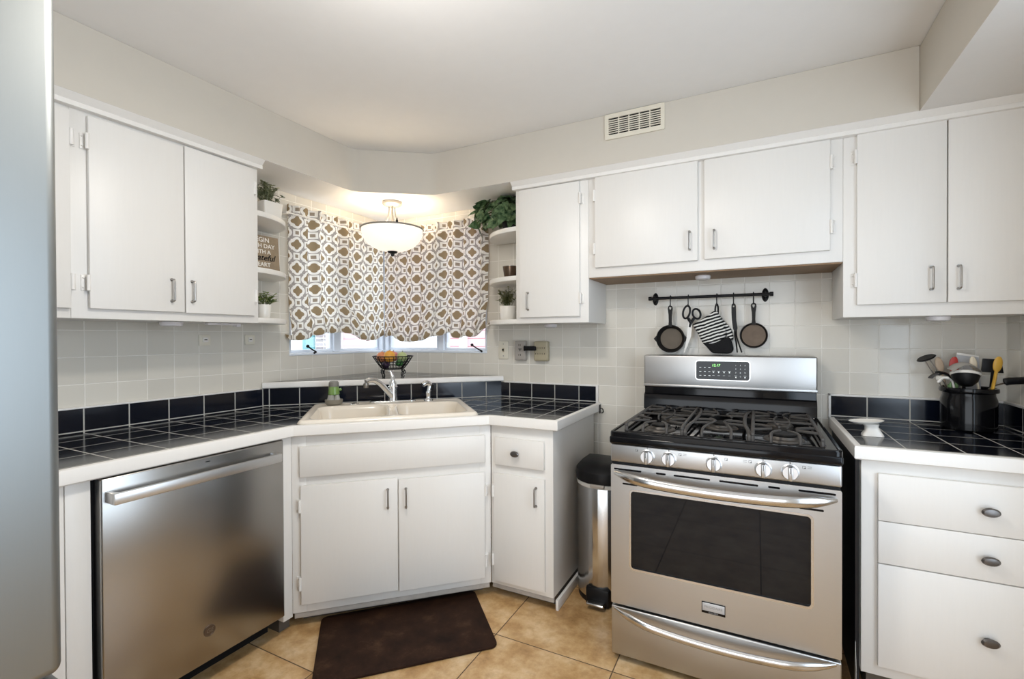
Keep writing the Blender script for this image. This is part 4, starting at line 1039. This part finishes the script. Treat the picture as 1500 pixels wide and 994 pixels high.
# hook on the end of the splashback
t = thing('wall_hook', 'small black hook on the right end of the sink counter', 'hook', (1.655, -.03, .83), 0)
bm = B(); box(bm, (1.6425, 1.647), (-.044, -.026), (.835, .885), .002); obj('back_plate', bm, m_blackmetal, t)
bm = B(); tube(bm, spline([(1.647, -.035, .865), (1.658, -.035, .862), (1.664, -.035, .85), (1.660, -.035, .84), (1.652, -.035, .839)], 4), .003, 8); obj('hook_arm', bm, m_blackmetal, t)

# ------------------------------------------------------------------ utensil rail over the range
RZ, RY = 1.474, -.052
t = thing('utensil_rail', 'black iron utensil rail on the tile above the range', 'rail', (2.216, -.03, RZ))
bm = B(); rod(bm, (1.930, RY, RZ), (2.506, RY, RZ), .0075, 14); obj('bar', bm, m_blackmetal, t)
for xx in (1.930, 2.506):
    bm = B(); lathe(bm, [(0, -.008), (.0105, -.008), (.0105, .008), (0, .008)], 14, M=Matrix.Translation((xx, RY, RZ)) @ Matrix.Rotation(PI/2, 4, 'Y')); obj('end_cap', bm, m_blackmetal, t)
for xx in (1.949, 2.480):
    bm = B(); lathe(bm, [(0, 0), (.020, 0), (.019, .004), (.012, .007), (.008, .012), (.008, .044), (0, .044)], 24, M=Matrix.Translation((xx, -.0005, RZ)) @ FRONT @ Matrix.Diagonal((.8, 1.7, 1, 1))); obj('wall_bracket', bm, m_blackmetal, t)
HY = -.058
def s_hook(x, what, drop=.040):
    t = thing('s_hook', 'black S hook on the rail holding the %s' % what, 'hook', (x, RY, RZ-.03), 0, 'black S hooks on the utensil rail')
    bm = B(); pts = [(x, RY+.009, RZ-.004), (x, RY+.006, RZ+.009), (x, RY, RZ+.0115), (x, RY-.009, RZ+.007), (x, RY-.0115, RZ-.004), (x, RY-.010, RZ-.018), (x, RY-.008, RZ-drop+.006), (x, RY-.011, RZ-drop-.006), (x, RY-.018, RZ-drop-.006), (x, RY-.022, RZ-drop+.003)]
    tube(bm, spline(pts, 4), .0026, 8); obj('hook_wire', bm, m_blackmetal, t)
for x_, w_ in ((2.036, 'spouted skillet'), (2.125, 'scissors'), (2.262, 'striped oven mitt'), (2.339, 'black tongs'), (2.428, 'round griddle pan')): s_hook(x_, w_)

def rot_about(x, z, deg): return Matrix.Translation((x, 0, z)) @ Matrix.Rotation(R(deg), 4, 'Y') @ Matrix.Translation((-x, 0, -z))
# skillet with two pouring lips, inside facing out
def pan(name, label, x, zc, r, rin, depth, m_in, spout, ztop):
    t = thing(name, label, 'pan', (x, -.035, zc))
    yb = -.030
    bm = B(); lathe(bm, [(0, 0), (rin, 0), (r-.003, depth), (r, depth), (r, depth-.003), (rin+.004, -.004), (0, -.004)], 48, M=Matrix.Translation((x, yb, zc)) @ FRONT)
    if spout:
        for s in (-1, 1):
            prism(bm, [(x+s*(r-.004), zc+.020), (x+s*(r+.013), zc), (x+s*(r-.004), zc-.020)][::s], depth-.012, depth, .002, M=UPR(yb))
    bd = obj('pan_body', bm, m_iron, t)
    bm = B(); lathe(bm, [(0, .0025), (rin-.001, .0025), (rin, .0005), (0, .0005)], 40, M=UPR(yb) @ Matrix.Translation((x, zc, 0))); sub(obj('cooking_surface', bm, m_in, t), 'worn brown cooking surface')
    hz0 = zc+r-.004; yh = yb-depth+.005
    bm = B(); L_ = ztop-hz0
    slab_holes(bm, [(x-.010, hz0-.006), (x+.010, hz0-.006), (x+.0075, hz0+.02), (x+.0085, hz0+L_*.55), (x+.0125, hz0+L_*.85), (x+.0105, ztop-.004), (x+.005, ztop), (x-.005, ztop), (x-.0105, ztop-.004), (x-.0125, hz0+L_*.85), (x-.0085, hz0+L_*.55), (x-.0075, hz0+.02)],
               [[(x, ztop-.024), (x+.006, ztop-.011), (x+.004, ztop-.006), (x-.004, ztop-.006), (x-.006, ztop-.011)]], 0, .008)
    bm.transform(UPR(yh)); obj('handle', bm, m_iron, t, sharp=25)
m_seared = plain('seared_brown_iron', (.105, .082, .058), .6, var=.25, vs_=25)
m_seared2 = plain('rusty_brown_iron', (.135, .095, .065), .65, var=.35, vs_=30)
pan('skillet', 'black cast iron skillet with pouring lips at the left end of the rail', 2.036, 1.259, .073, .056, .034, m_seared, True, 1.432)
pan('griddle_pan', 'small round brown cast iron griddle pan at the right end of the rail', 2.4285, 1.274, .0625, .054, .014, m_seared2, False, 1.433)
# scissors
t = thing('scissors', 'kitchen scissors with black loop handles hanging on the rail', 'scissors', (2.13, -.045, 1.18))
ys_ = -.070
def loop(bm, cx, cz, rx, rz, tilt, r):
    c_, s_ = math.cos(R(tilt)), math.sin(R(tilt))
    tube(bm, [(cx+rx*math.cos(2*PI*i/20)*c_-rz*math.sin(2*PI*i/20)*s_, ys_, cz+rx*math.cos(2*PI*i/20)*s_+rz*math.sin(2*PI*i/20)*c_) for i in range(20)], r, 8, True)
bm = B(); loop(bm, 2.118, 1.396, .0165, .033, -12, .0052); tube(bm, [(2.126, ys_, 1.365), (2.140, ys_, 1.34), (2.134, ys_, 1.318)], [.0075, .0085, .006], 8); obj('handle', bm, m_black, t)
bm = B(); loop(bm, 2.167, 1.386, .0185, .026, 20, .0052); tube(bm, [(2.156, ys_, 1.366), (2.142, ys_, 1.345), (2.134, ys_, 1.318)], [.0075, .008, .006], 8); obj('handle', bm, m_black, t)
bm = B(); prism(bm, [(2.126, 1.34), (2.139, 1.345), (2.134, 1.26), (2.108, 1.186), (2.104, 1.185), (2.118, 1.26)][::-1], -.0008, .0012, M=UPR(ys_)); obj('blade', bm, m_nickel, t)
bm = B(); prism(bm, [(2.132, 1.335), (2.147, 1.345), (2.140, 1.268), (2.116, 1.205), (2.110, 1.20), (2.124, 1.265)][::-1], .0014, .0032, M=UPR(ys_)); obj('blade', bm, m_nickel, t)
# striped mitt
m_stripe = NT('black_white_knit_stripes')
_p = m_stripe.n('ShaderNodeTexCoord').outputs['Object']
_v = m_stripe.math('ADD', m_stripe.dot(_p, (-.33, 0, 1)), m_stripe.math('MULTIPLY', m_stripe.noise(26, 2, .5, _p), .012))
_f2 = m_stripe.math('FRACT', m_stripe.math('MULTIPLY', m_stripe.math('ADD', _v, 1.0), 1/.0165))
m_stripe.set(m_stripe.mix(m_stripe.math('GREATER_THAN', _f2, .55), (.012, .012, .013), (.70, .69, .66)), .85, 0, .2); m_stripe = m_stripe.m
m_knit = plain('black_knit', (.012, .012, .013), .9, .0, .2, var=.4, vs_=160, bump=.6, bs=350)
t = thing('oven_mitt', 'black and white striped oven mitt hanging tilted on the rail', 'oven mitt', (2.262, -.045, 1.18))
def pillow(bm, poly, y0, th, n=5):
    cx_ = sum(p[0] for p in poly)/len(poly); cz_ = sum(p[1] for p in poly)/len(poly)
    tmp = bmesh.new(); L_ = []
    for k in range(-n, n+1):
        q = k/n; sc_ = 1-.22*abs(q)**2.5; L_.append([tmp.verts.new((cx_+(p[0]-cx_)*sc_, y0-th*math.sin(q*PI/2), cz_+(p[1]-cz_)*sc_)) for p in poly])
    for a, b in zip(L_, L_[1:]):
        for i in range(len(a)): tmp.faces.new((a[i], a[(i+1) % len(a)], b[(i+1) % len(a)], b[i]))
    tmp.faces.new(L_[0]); tmp.faces.new(L_[-1][::-1]); bmesh.ops.recalc_face_normals(tmp, faces=tmp.faces[:]); merge(bm, tmp)
def smoothpoly(pts, k=5):
    P_ = [Vector((p[0], 0, p[1])) for p in pts]; n = len(P_); out = []
    for i in range(n):
        a, b, c, d = P_[(i-1) % n], P_[i], P_[(i+1) % n], P_[(i+2) % n]
        for j in range(k):
            q = j/k; v = .5*((2*b)+(c-a)*q+(2*a-5*b+4*c-d)*q*q+(3*b-a-3*c+d)*q**3); out.append((v.x, v.z))
    return out
bm = B(); pillow(bm, smoothpoly([(2.255, 1.400), (2.242, 1.395), (2.200, 1.366), (2.150, 1.334), (2.148, 1.325), (2.175, 1.278), (2.198, 1.235), (2.235, 1.228), (2.285, 1.250), (2.308, 1.290), (2.292, 1.340), (2.272, 1.385)]), -.052, .024); obj('striped_cuff', bm, m_stripe, t, sharp=80)
bm = B(); pillow(bm, smoothpoly([(2.196, 1.240), (2.245, 1.236), (2.30, 1.262), (2.322, 1.262), (2.336, 1.225), (2.336, 1.198), (2.318, 1.184), (2.262, 1.184), (2.240, 1.188), (2.215, 1.215)]), -.050, .026); sub(obj('hand', bm, m_knit, t, sharp=80), 'black knitted hand end')
bm = B(); pillow(bm, smoothpoly([(2.280, 1.365), (2.292, 1.352), (2.325, 1.310), (2.338, 1.270), (2.332, 1.248), (2.312, 1.262), (2.296, 1.31)]), -.036, .018); sub(obj('thumb', bm, m_stripe, t, sharp=80), 'striped thumb side')
bm = B(); tube(bm, spline([(2.254, -.058, 1.392), (2.256, -.062, 1.418), (2.262, -.0655, 1.4335), (2.268, -.062, 1.418), (2.268, -.058, 1.388)], 5), .004, 8); obj('hanging_loop', bm, m_knit, t)
# tongs
t = thing('tongs', 'black handled tongs hanging between the oven mitt and the griddle pan', 'tongs', (2.342, -.05, 1.19))
bm = B(); slab_holes(bm, smoothpoly([(2.331, 1.426), (2.339, 1.432), (2.349, 1.426), (2.351, 1.39), (2.352, 1.35), (2.357, 1.31), (2.352, 1.30), (2.342, 1.30), (2.337, 1.31), (2.332, 1.35), (2.330, 1.39)], 4), [[(2.336, 1.418), (2.340, 1.424), (2.344, 1.418), (2.340, 1.414)]], 0, .012); bm.transform(UPR(-.060)); obj('grip', bm, m_black, t, sharp=30)
for a, b, c in ((2.345, 2.352, 2.356), (2.352, 2.364, 2.376)):
    bm = B(); tube(bm, spline([(a-.001, -.066, 1.305), (a+.001, -.066, 1.27), (b, -.066, 1.23), (c, -.064, 1.19)], 5), .0048, 8, flat=(.7, 1.2)); obj('arm', bm, m_blackmetal, t)

# ------------------------------------------------------------------ spoon rest, crock and what it holds
t = thing('spoon_rest', 'white ceramic spoon rest on the counter right of the range', 'spoon rest', (2.83, -.43, ZC_))
bm = B(); mats = Matrix.Translation((2.816, -.43, ZC_+.044)) @ Matrix.Rotation(R(-4), 4, 'Y')
lathe(bm, [(0, 0), (.030, .001), (.050, .007), (.056, .012), (.054, .013), (.046, .009), (.028, .004), (0, .003)], 32, M=mats @ Matrix.Diagonal((1, .8, 1, 1))); obj('dish', bm, m_ceramic, t)
bm = B(); tmp = bmesh.new(); L_ = []
for z_, x0, x1, yy in ((.0005, -.034, .034, .026), (.006, -.033, .033, .025), (.02, -.024, .025, .02), (.034, -.024, .018, .018), (.0455, -.034, .020, .02)):
    L_.append([tmp.verts.new((2.835+p[0], -.43+p[1], ZC_+z_)) for p in rrect(x0, x1, -yy, yy, .012, 4)])
for a, b in zip(L_, L_[1:]):
    for i in range(len(a)): tmp.faces.new((a[i], a[(i+1) % len(a)], b[(i+1) % len(a)], b[i]))
tmp.faces.new(L_[0][::-1]); tmp.faces.new(L_[-1]); bmesh.ops.recalc_face_normals(tmp, faces=tmp.faces[:]); merge(bm, tmp); obj('foot', bm, m_ceramic, t)

KX, KY, KR = 3.205, -.118, .086
t = thing('utensil_crock', 'glossy black utensil crock on the right counter', 'crock', (KX, KY, ZC_))
bm = B(); lathe(bm, [(0, 0), (.080, 0), (KR, .006), (KR, .12), (.080, .138), (.080, .148), (.089, .152), (.0905, .158), (.089, .168), (.083, .170), (.078, .165), (.077, .03), (.07, .012), (0, .012)], 48, c=(KX, KY, ZC_+.0005)); obj('jar', bm, m_enamel, t)
ZB = ZC_+.03                      # inside floor of the crock
def in_crock(name, label, group=None, base=(0, 0)):
    return thing(name, label, 'utensil', (KX+base[0], KY+base[1], ZB), 0, group)
def flat_blade(bm, poly, y, th, lean=0., piv=1.06):
    """upright plate; lean tips its top towards the wall"""
    prism(bm, poly, 0, th, min(th*.4, .002), M=Matrix.Translation((0, y, piv)) @ Matrix.Rotation(-lean, 4, 'X') @ Matrix.Translation((0, 0, -piv)) @ FRONT)
t = in_crock('potato_masher', 'wire handled black disc masher leaning left out of the crock')
bm = B()
for d in (-.006, .006): rod(bm, (3.202+d, KY+.022, ZB+.005), (3.079+d*1.5, KY+.022, 1.172), .0022, 8)
obj('wire_handle', bm, m_nickel, t)
bm = B(); lathe(bm, [(0, .004), (.030, .004), (.034, 0), (.030, -.003), (0, -.003)], 24, M=Matrix.Translation((3.078, KY+.022, 1.175)) @ Matrix.Rotation(R(-26), 4, 'Y') @ Matrix.Rotation(R(10), 4, 'X')); obj('disc', bm, m_black, t)
t = in_crock('pasta_fork', 'dark grey pasta fork bent over the left rim of the crock')
bm = B(); tube(bm, spline([(3.178, KY+.02, ZB+.005), (3.160, KY, 1.06), (3.142, KY-.012, 1.105), (3.118, KY-.02, 1.117), (3.100, KY-.024, 1.115)], 5), [.005]*11+[.008]*5+[.010]*5, 8, flat=(.6, 1.3)); obj('shaft', bm, m_black, t)
bm = B()
for k in range(4): tube(bm, spline([(3.104, KY-.035+.008*k, 1.115), (3.090, KY-.036+.008*k, 1.108), (3.080-.004*(k % 2), KY-.036+.008*k, 1.094)], 4), [.0035]*8+[.0018], 6)
obj('tines', bm, plain('dark_grey_nylon', (.06, .055, .055), .5), t)
t = in_crock('whisk_claw', 'white clawed utensil head hanging over the crock beneath the pasta fork')
bm = B(); tube(bm, spline([(3.170, KY-.02, ZB+.005), (3.150, KY-.035, 1.06), (3.138, KY-.042, 1.092), (3.122, KY-.046, 1.100)], 5), .006, 8, flat=(.7, 1.3)); obj('shaft', bm, m_ceramic, t)
bm = B()
for k in range(3): tube(bm, spline([(3.126-.004*k, KY-.058+.012*k, 1.099), (3.108-.005*k, KY-.060+.012*k, 1.099), (3.094+.007*k, KY-.060+.012*k, 1.080)], 4), [.006]*8+[.004], 8); 
obj('claws', bm, m_ceramic, t)
t = in_crock('green_brush', 'small green bristle brush low at the left of the crock')
bm = B(); rnd = random.Random(9)
for k in range(16): xx = 3.138+.0018*k; tube(bm, [(xx, KY-.022, 1.035), (xx-.004+rnd.uniform(-.004, .004), KY-.03+rnd.uniform(-.006, .006), 1.070+rnd.uniform(0, .018))], .0026, 5)
obj('bristles', bm, plain('pale_green_bristles', (.20, .33, .14), .6), t)
bm = B(); rod(bm, (3.152, KY-.022, 1.038), (3.190, KY-.02, ZB+.005), .005); obj('stick', bm, plain('dark_green_stick', (.03, .07, .03), .5), t)
def spoon(name, label, m, bx_, top, w, h, tilt, y0, y1, hw=.006):
    t = in_crock(name, label)
    bx0, tx0, tz0 = bx_, top[0], top[1]
    d = Vector((tx0-bx0, y1-y0, tz0-(ZB+.006))); Ld = d.length; d.normalize()
    bm = B(); tube(bm, [Vector((bx0, y0, ZB+.006))+d*(Ld*q) for q in (0, .45, 1-h/Ld+.01)], [hw*.85, hw, hw*.9], 10, flat=(.75, 1)); obj('handle', bm, m, t)
    bm = B(); mid = Vector((tx0, y1, tz0))-d*(h*.5); rotm = d.to_track_quat('Z', 'Y').to_matrix().to_4x4()
    a_ = math.atan2(d.x, d.z)
    ball(bm, (0, 0, 0), 1, seg=20, M=Matrix.Translation(mid) @ Matrix.Rotation(a_, 4, 'Y') @ Matrix.Rotation(R(tilt), 4, 'Z') @ Matrix.Diagonal((w/2, .006, h*.52, 1))); obj('blade', bm, m, t)
spoon('wooden_spoon', 'pale wooden spoon leaning left out of the crock beside the white ladle', plain('blond_wood', (.66, .52, .38), .5, var=.08), 3.178, (3.121, 1.178), .032, .062, 20, KY+.045, KY+.048)
spoon('cream_spatula', 'cream wooden spatula standing right of the white ladle in the crock', plain('cream_wood', (.70, .62, .48), .5, var=.06), 3.246, (3.212, 1.184), .024, .052, 10, KY-.03, KY-.015)
spoon('yellow_spoon', 'yellow spoon standing upright in the crock before the black turner', m_yellow, 3.246, (3.284, 1.186), .030, .060, 10, KY-.035, KY-.04, .008)
t = in_crock('ladle', 'white and black ladle resting bowl up at the front of the crock')
bm = B(); rod(bm, (3.200, KY-.02, ZB+.005), (3.180, KY-.030, 1.085), .0055); obj('shaft', bm, m_black, t)
LM = Matrix.Translation((3.181, KY-.050, 1.113)) @ Matrix.Rotation(R(-20), 4, 'X') @ Matrix.Diagonal((1, 1, 1.3, 1)) @ Matrix.Rotation(R(4), 4, 'Y')
bm = B(); lathe(bm, [(0, -.036), (.020, -.033), (.036, -.020), (.0435, -.002), (.0415, -.002), (.034, -.018), (.018, -.030), (0, -.033)], 32, M=LM); sub(obj('bowl', bm, m_black, t), 'dark ladle bowl')
bm = B(); lathe(bm, [(.0415, -.003), (.0455, -.003), (.0475, .003), (.044, .006), (.0415, .003)], 32, M=LM); sub(obj('rim', bm, m_ceramic, t), 'white ladle rim')
t = in_crock('white_spoon_rest_ladle', 'broad white serving spoon arched over the dark ladle in the crock')
bm = B(); tmp = bmesh.new(); g = []
for j in range(9):
    for_row = []
    for i in range(17):
        u_ = i/16*2-1; v_ = j/8
        xx = 3.178+u_*.049*(1-.25*(v_-.5)**2); zz = 1.122+.032*(1-u_*u_)-.004*u_+v_*.006; yy = KY-.098+v_*.086
        for_row.append(tmp.verts.new((xx, yy, zz+.006*math.sin(PI*v_))))
    g.append(for_row)
for j in range(8):
    for i in range(16): tmp.faces.new((g[j][i], g[j][i+1], g[j+1][i+1], g[j+1][i]))
r_ = bmesh.ops.solidify(tmp, geom=tmp.faces[:], thickness=.004); bmesh.ops.recalc_face_normals(tmp, faces=tmp.faces[:]); merge(bm, tmp); obj('bowl', bm, m_ceramic, t, sharp=60)
bm = B(); tube(bm, spline([(3.21, KY+.03, ZB+.005), (3.19, KY+.015, 1.08), (3.180, KY-.006, 1.156)], 5), .005, 8); obj('handle', bm, m_ceramic, t); t.name = 'serving_spoon'; LOCS[t.name] = Vector((KX, KY, ZB))
t = in_crock('red_spatula', 'red silicone spatula behind the white serving spoon')
bm = B(); flat_blade(bm, smoothpoly([(3.155, 1.125), (3.154, 1.160), (3.162, 1.178), (3.176, 1.180), (3.181, 1.16), (3.180, 1.125)], 4), KY+.03, .007); obj('blade', bm, plain('red_silicone', (.48, .035, .025), .4), t)
bm = B(); rod(bm, (3.190, KY+.03, ZB+.005), (3.168, KY+.0265, 1.13), .005); obj('handle', bm, m_black, t)
t = in_crock('cutting_sheet', 'thin grey flexible cutting board standing at the back of the crock')
bm = B(); flat_blade(bm, [(3.181, 1.199), (3.250, 1.185), (3.262, .965), (3.178, .965)], KY+.045, .003); obj('sheet', bm, plain('grey_white_plastic_sheet', (.40, .41, .43), .4, var=.1), t)
bm = B(); flat_blade(bm, [(3.181, 1.200), (3.250, 1.186), (3.2502, 1.179), (3.181, 1.190)], KY+.0445, .0042); obj('hem', bm, m_ceramic, t)
t = in_crock('turner', 'black slotted turner with a square head standing at the right of the crock')
bm = B(); flat_blade(bm, [(3.250, 1.177), (3.306, 1.174), (3.313, 1.119), (3.245, 1.123)], KY+.01, .005); obj('blade', bm, m_black, t)
bm = B(); tube(bm, [(3.255, KY+.01, ZB+.005), (3.276, KY+.008, 1.06), (3.281, KY+.008, 1.125)], .0075, 10, flat=(.7, 1)); obj('handle', bm, m_black, t)
t = in_crock('black_handled_knife', 'black handled utensil leaning far out to the right of the crock')
bm = B(); tube(bm, spline([(3.175, KY-.01, ZB+.005), (3.235, KY-.015, 1.02), (3.266, KY-.028, 1.066), (3.296, KY-.055, 1.086)], 5), .0035, 8, flat=(.5, 1.6)); obj('shank', bm, m_nickel, t)
bm = B(); tube(bm, spline([(3.290, KY-.058, 1.088), (3.305, KY-.066, 1.094), (3.330, KY-.10, 1.100), (3.348, KY-.15, 1.108), (3.350, KY-.175, 1.110)], 5), [.006]+[.0125]*20, 10, flat=(1.1, .8)); obj('handle', bm, m_black, t)

# ------------------------------------------------------------------ things on the corner shelves
def leaf(bm, p, d, L_, w, droop=.3, up=Vector((0, 0, 1)), heart=False):
    d = d.normalized(); side = d.cross(up)
    if side.length < 1e-3: side = Vector((1, 0, 0))
    side.normalize(); nrm = side.cross(d); prof = ((0, .12), (.25, 1), (.55, .82), (.8, .42), (1, .02)) if not heart else ((-.08, .5), (.08, .95), (.3, 1), (.6, .72), (.85, .28), (1, .02))
    rows = []
    for q, wq in prof:
        c = p+d*(L_*q)-Vector((0, 0, 1))*(droop*L_*q*q); rows.append((bm.verts.new(c-side*w/2*wq+nrm*w*.13*wq), bm.verts.new(c), bm.verts.new(c+side*w/2*wq+nrm*w*.13*wq)))
    for a, b in zip(rows, rows[1:]): bm.faces.new((a[0], a[1], b[1], b[0])); bm.faces.new((a[1], a[2], b[2], b[1]))
def thick(bm, th=.0006): bmesh.ops.solidify(bm, geom=bm.faces[:], thickness=th)
def sprig_plant(root, x, y, z, n, hmin, hmax, spread, ll, lw, m, seed, pairs=6, pull=(0, 0)):
    rnd = random.Random(seed); bs_ = B(); bl = B()
    for k in range(n):
        a = rnd.uniform(0, 2*PI); s = spread*math.sqrt(rnd.random()); h = rnd.uniform(hmin, hmax)
        tip = Vector((x+s*math.cos(a)+pull[0], y+s*math.sin(a)+pull[1], z+h*(1-.25*(s/spread)))); p0 = Vector((x+.25*s*math.cos(a), y+.25*s*math.sin(a), z-.004))
        mid = (p0+tip)/2+Vector((0, 0, h*.18)); pts = spline([p0, mid, tip], 5); tube(bs_, pts, .0011, 5)
        for i in range(pairs):
            q = .3+.7*(i+.5)/pairs; c = pts[min(len(pts)-1, int(q*(len(pts)-1)))]
            for s2 in (0, PI): 
                th = rnd.uniform(0, 2*PI); dd = Vector((math.cos(th), math.sin(th), rnd.uniform(.1, .9))); leaf(bl, c, dd, ll*rnd.uniform(.7, 1.2), lw*rnd.uniform(.8, 1.2), rnd.uniform(.1, .5))
    thick(bl); obj('foliage', bl, m, root, sharp=60); obj('stems', bs_, m_stem, root)
def pot(root, x, y, z, r0, r1, h, m, soil=True, square=False):
    bm = B()
    if square:
        tmp = bmesh.new(); L_ = []
        for s, q in ((r0, 0), (r1, h), (r1-.004, h), (r0-.003, h-.012)): L_.append([tmp.verts.new((x+p[0], y+p[1], z+q)) for p in rrect(-s, s, -s, s, .008, 3)])
        for a, b in zip(L_, L_[1:]):
            for i in range(len(a)): tmp.faces.new((a[i], a[(i+1) % len(a)], b[(i+1) % len(a)], b[i]))
        tmp.faces.new(L_[0][::-1]); tmp.faces.new(L_[-1]); bmesh.ops.recalc_face_normals(tmp, faces=tmp.faces[:]); merge(bm, tmp)
    else: lathe(bm, [(0, 0), (r0, 0), (r0+.002, .003), (r1, h-.002), (r1-.001, h), (r1-.004, h), (r1-.006, h-.012), (0, h-.012)], 32, c=(x, y, z))
    obj('pot', bm, m, root)
    if soil: bm = B(); lathe(bm, [(0, h-.008), (min(r0, r1)-.008, h-.009), (0, h-.0118)], 20, c=(x, y, z)); obj('soil', bm, m_soil, root)
zt, zm, zb = [s+.0005 for s in SH]
# left shelves, frame of the left wall (x along the wall, -y out into the room)
t = thing('potted_plant', 'grey green sprigs in a square white pot on the top left corner shelf', 'plant', (-.995, -.125, zt), LEFT, 'potted greenery on the window shelves')
pot(t, -.995, -.125, zt, .047, .054, .098, m_ceramic, square=True); sprig_plant(t, -.995, -.125, zt+.09, 34, .06, .135, .085, .026, .012, m_leaf_grey, 11, 6)
t = thing('potted_plant', 'small fresh green plant in a slim white pot on the bottom left corner shelf', 'plant', (-1.020, -.125, zb), LEFT, 'potted greenery on the window shelves')
pot(t, -1.020, -.125, zb, .026, .034, .076, m_ceramic); sprig_plant(t, -1.020, -.125, zb+.07, 22, .03, .085, .062, .022, .013, m_leaf_lime, 4, 5)
t = thing('wooden_sign', 'brown wooden sign with white and black lettering on the middle left corner shelf', 'sign', (-1.045, -.15, zm), LEFT)
TL_ = Matrix.Translation((-.040, -.158, zm)) @ Matrix.Rotation(R(-5), 4, 'X')
bm = B(); box(bm, (-1.110, -.908), (0, .012), (0, .194), .002, M=TL_); bd = obj('board', bm, plain('weathered_brown_board', (.27, .205, .135), .7, var=.25, vs_=35), t)
cxs = -1.008
for s, sz, zz in (('BEGIN', .034, .170), ('EACH DAY', .031, .138), ('WITH A', .029, .107), ('HEART', .030, .040)):
    bm = B(); text(bm, s, sz, TL_ @ Matrix.Translation((cxs, -.0003, zz)) @ FRONT, .0004, bold=.0004)
    sub(obj('white_lettering', bm, m_ceramic, bd), 'white capital letters ' + s)
bm = B(); text(bm, 'grateful', .044, TL_ @ Matrix.Translation((cxs+.004, -.0008, .076)) @ FRONT, .0005, shear=.35, bold=.0006); sub(obj('script_lettering', bm, m_black, bd), 'black slanted word grateful')
# right shelves
t = thing('pothos', 'large variegated pothos in a dark pot on the top right corner shelf', 'plant', (1.125, -.125, zt), 0, 'potted greenery on the window shelves')
pot(t, 1.14, -.125, zt, .055, .072, .10, m_black)
rnd = random.Random(21); bl = B(); bs_ = B(); c0 = Vector((1.085, -.135, zt+.115))
for k in range(96):
    a = rnd.uniform(0, 2*PI); e_ = rnd.uniform(-.55, 1.35)
    o_ = Vector((math.cos(a)*math.cos(e_), math.sin(a)*math.cos(e_), math.sin(e_)))
    if rnd.random() < .45: o_.y = -abs(o_.y)
    sh = rnd.uniform(.72, 1.0); p = c0+Vector((o_.x*(.20 if o_.x < 0 else .13), o_.y*.125, o_.z*.115))*sh
    p.z = max(p.z, zt+.012 if (p.x > .97 and p.y > -.28) else zt-.02)
    if p.z > 2.10: p.z = 2.10
    tube(bs_, spline([Vector((1.135+.02*o_.x, -.125+.02*o_.y, zt+.09)), c0+(p-c0)*.6+Vector((0, 0, .015)), p], 4), .0016, 5)
    rv = Vector((rnd.uniform(-1, 1), rnd.uniform(-1, 1), rnd.uniform(-1.3, .5))); d = rv-o_*rv.dot(o_)*.8+o_*.15
    up = (o_+Vector((0, -.35, .35))).normalized()
    leaf(bl, p, d, rnd.uniform(.058, .085), rnd.uniform(.046, .064), rnd.uniform(.05, .35), up=up, heart=True)
for v in bl.verts:
    v.co.x = min(v.co.x, 1.246); v.co.y = min(v.co.y, -.014 if v.co.x > .96 else -.125); v.co.z = max(min(v.co.z, 2.108), zt+.002 if v.co.x > .96 else 0)
thick(bl); obj('foliage', bl, m_leaf_pothos, t, sharp=60); obj('stems', bs_, m_stem, t)
t = thing('planter_cup', 'small brown tapered metal cup on the middle right corner shelf', 'cup', (1.118, -.125, zm))
pot(t, 1.118, -.125, zm, .033, .046, .082, plain('dark_bronze_metal', (.085, .055, .035), .3, .6, var=.3, vs_=30), soil=False)
bm = B(); tube(bm, [(1.118+.0455*math.cos(2*PI*i/32), -.125+.0455*math.sin(2*PI*i/32), zm+.081) for i in range(32)], .0018, 6, True); obj('rolled_rim', bm, m_nickel, t)
t = thing('potted_plant', 'bushy mottled green plant in a white pot on the bottom right corner shelf', 'plant', (1.102, -.13, zb), 0, 'potted greenery on the window shelves')
pot(t, 1.102, -.13, zb, .042, .050, .086, m_ceramic); sprig_plant(t, 1.102, -.13, zb+.078, 34, .06, .135, .068, .024, .012, m_leaf_mix, 17, 6)
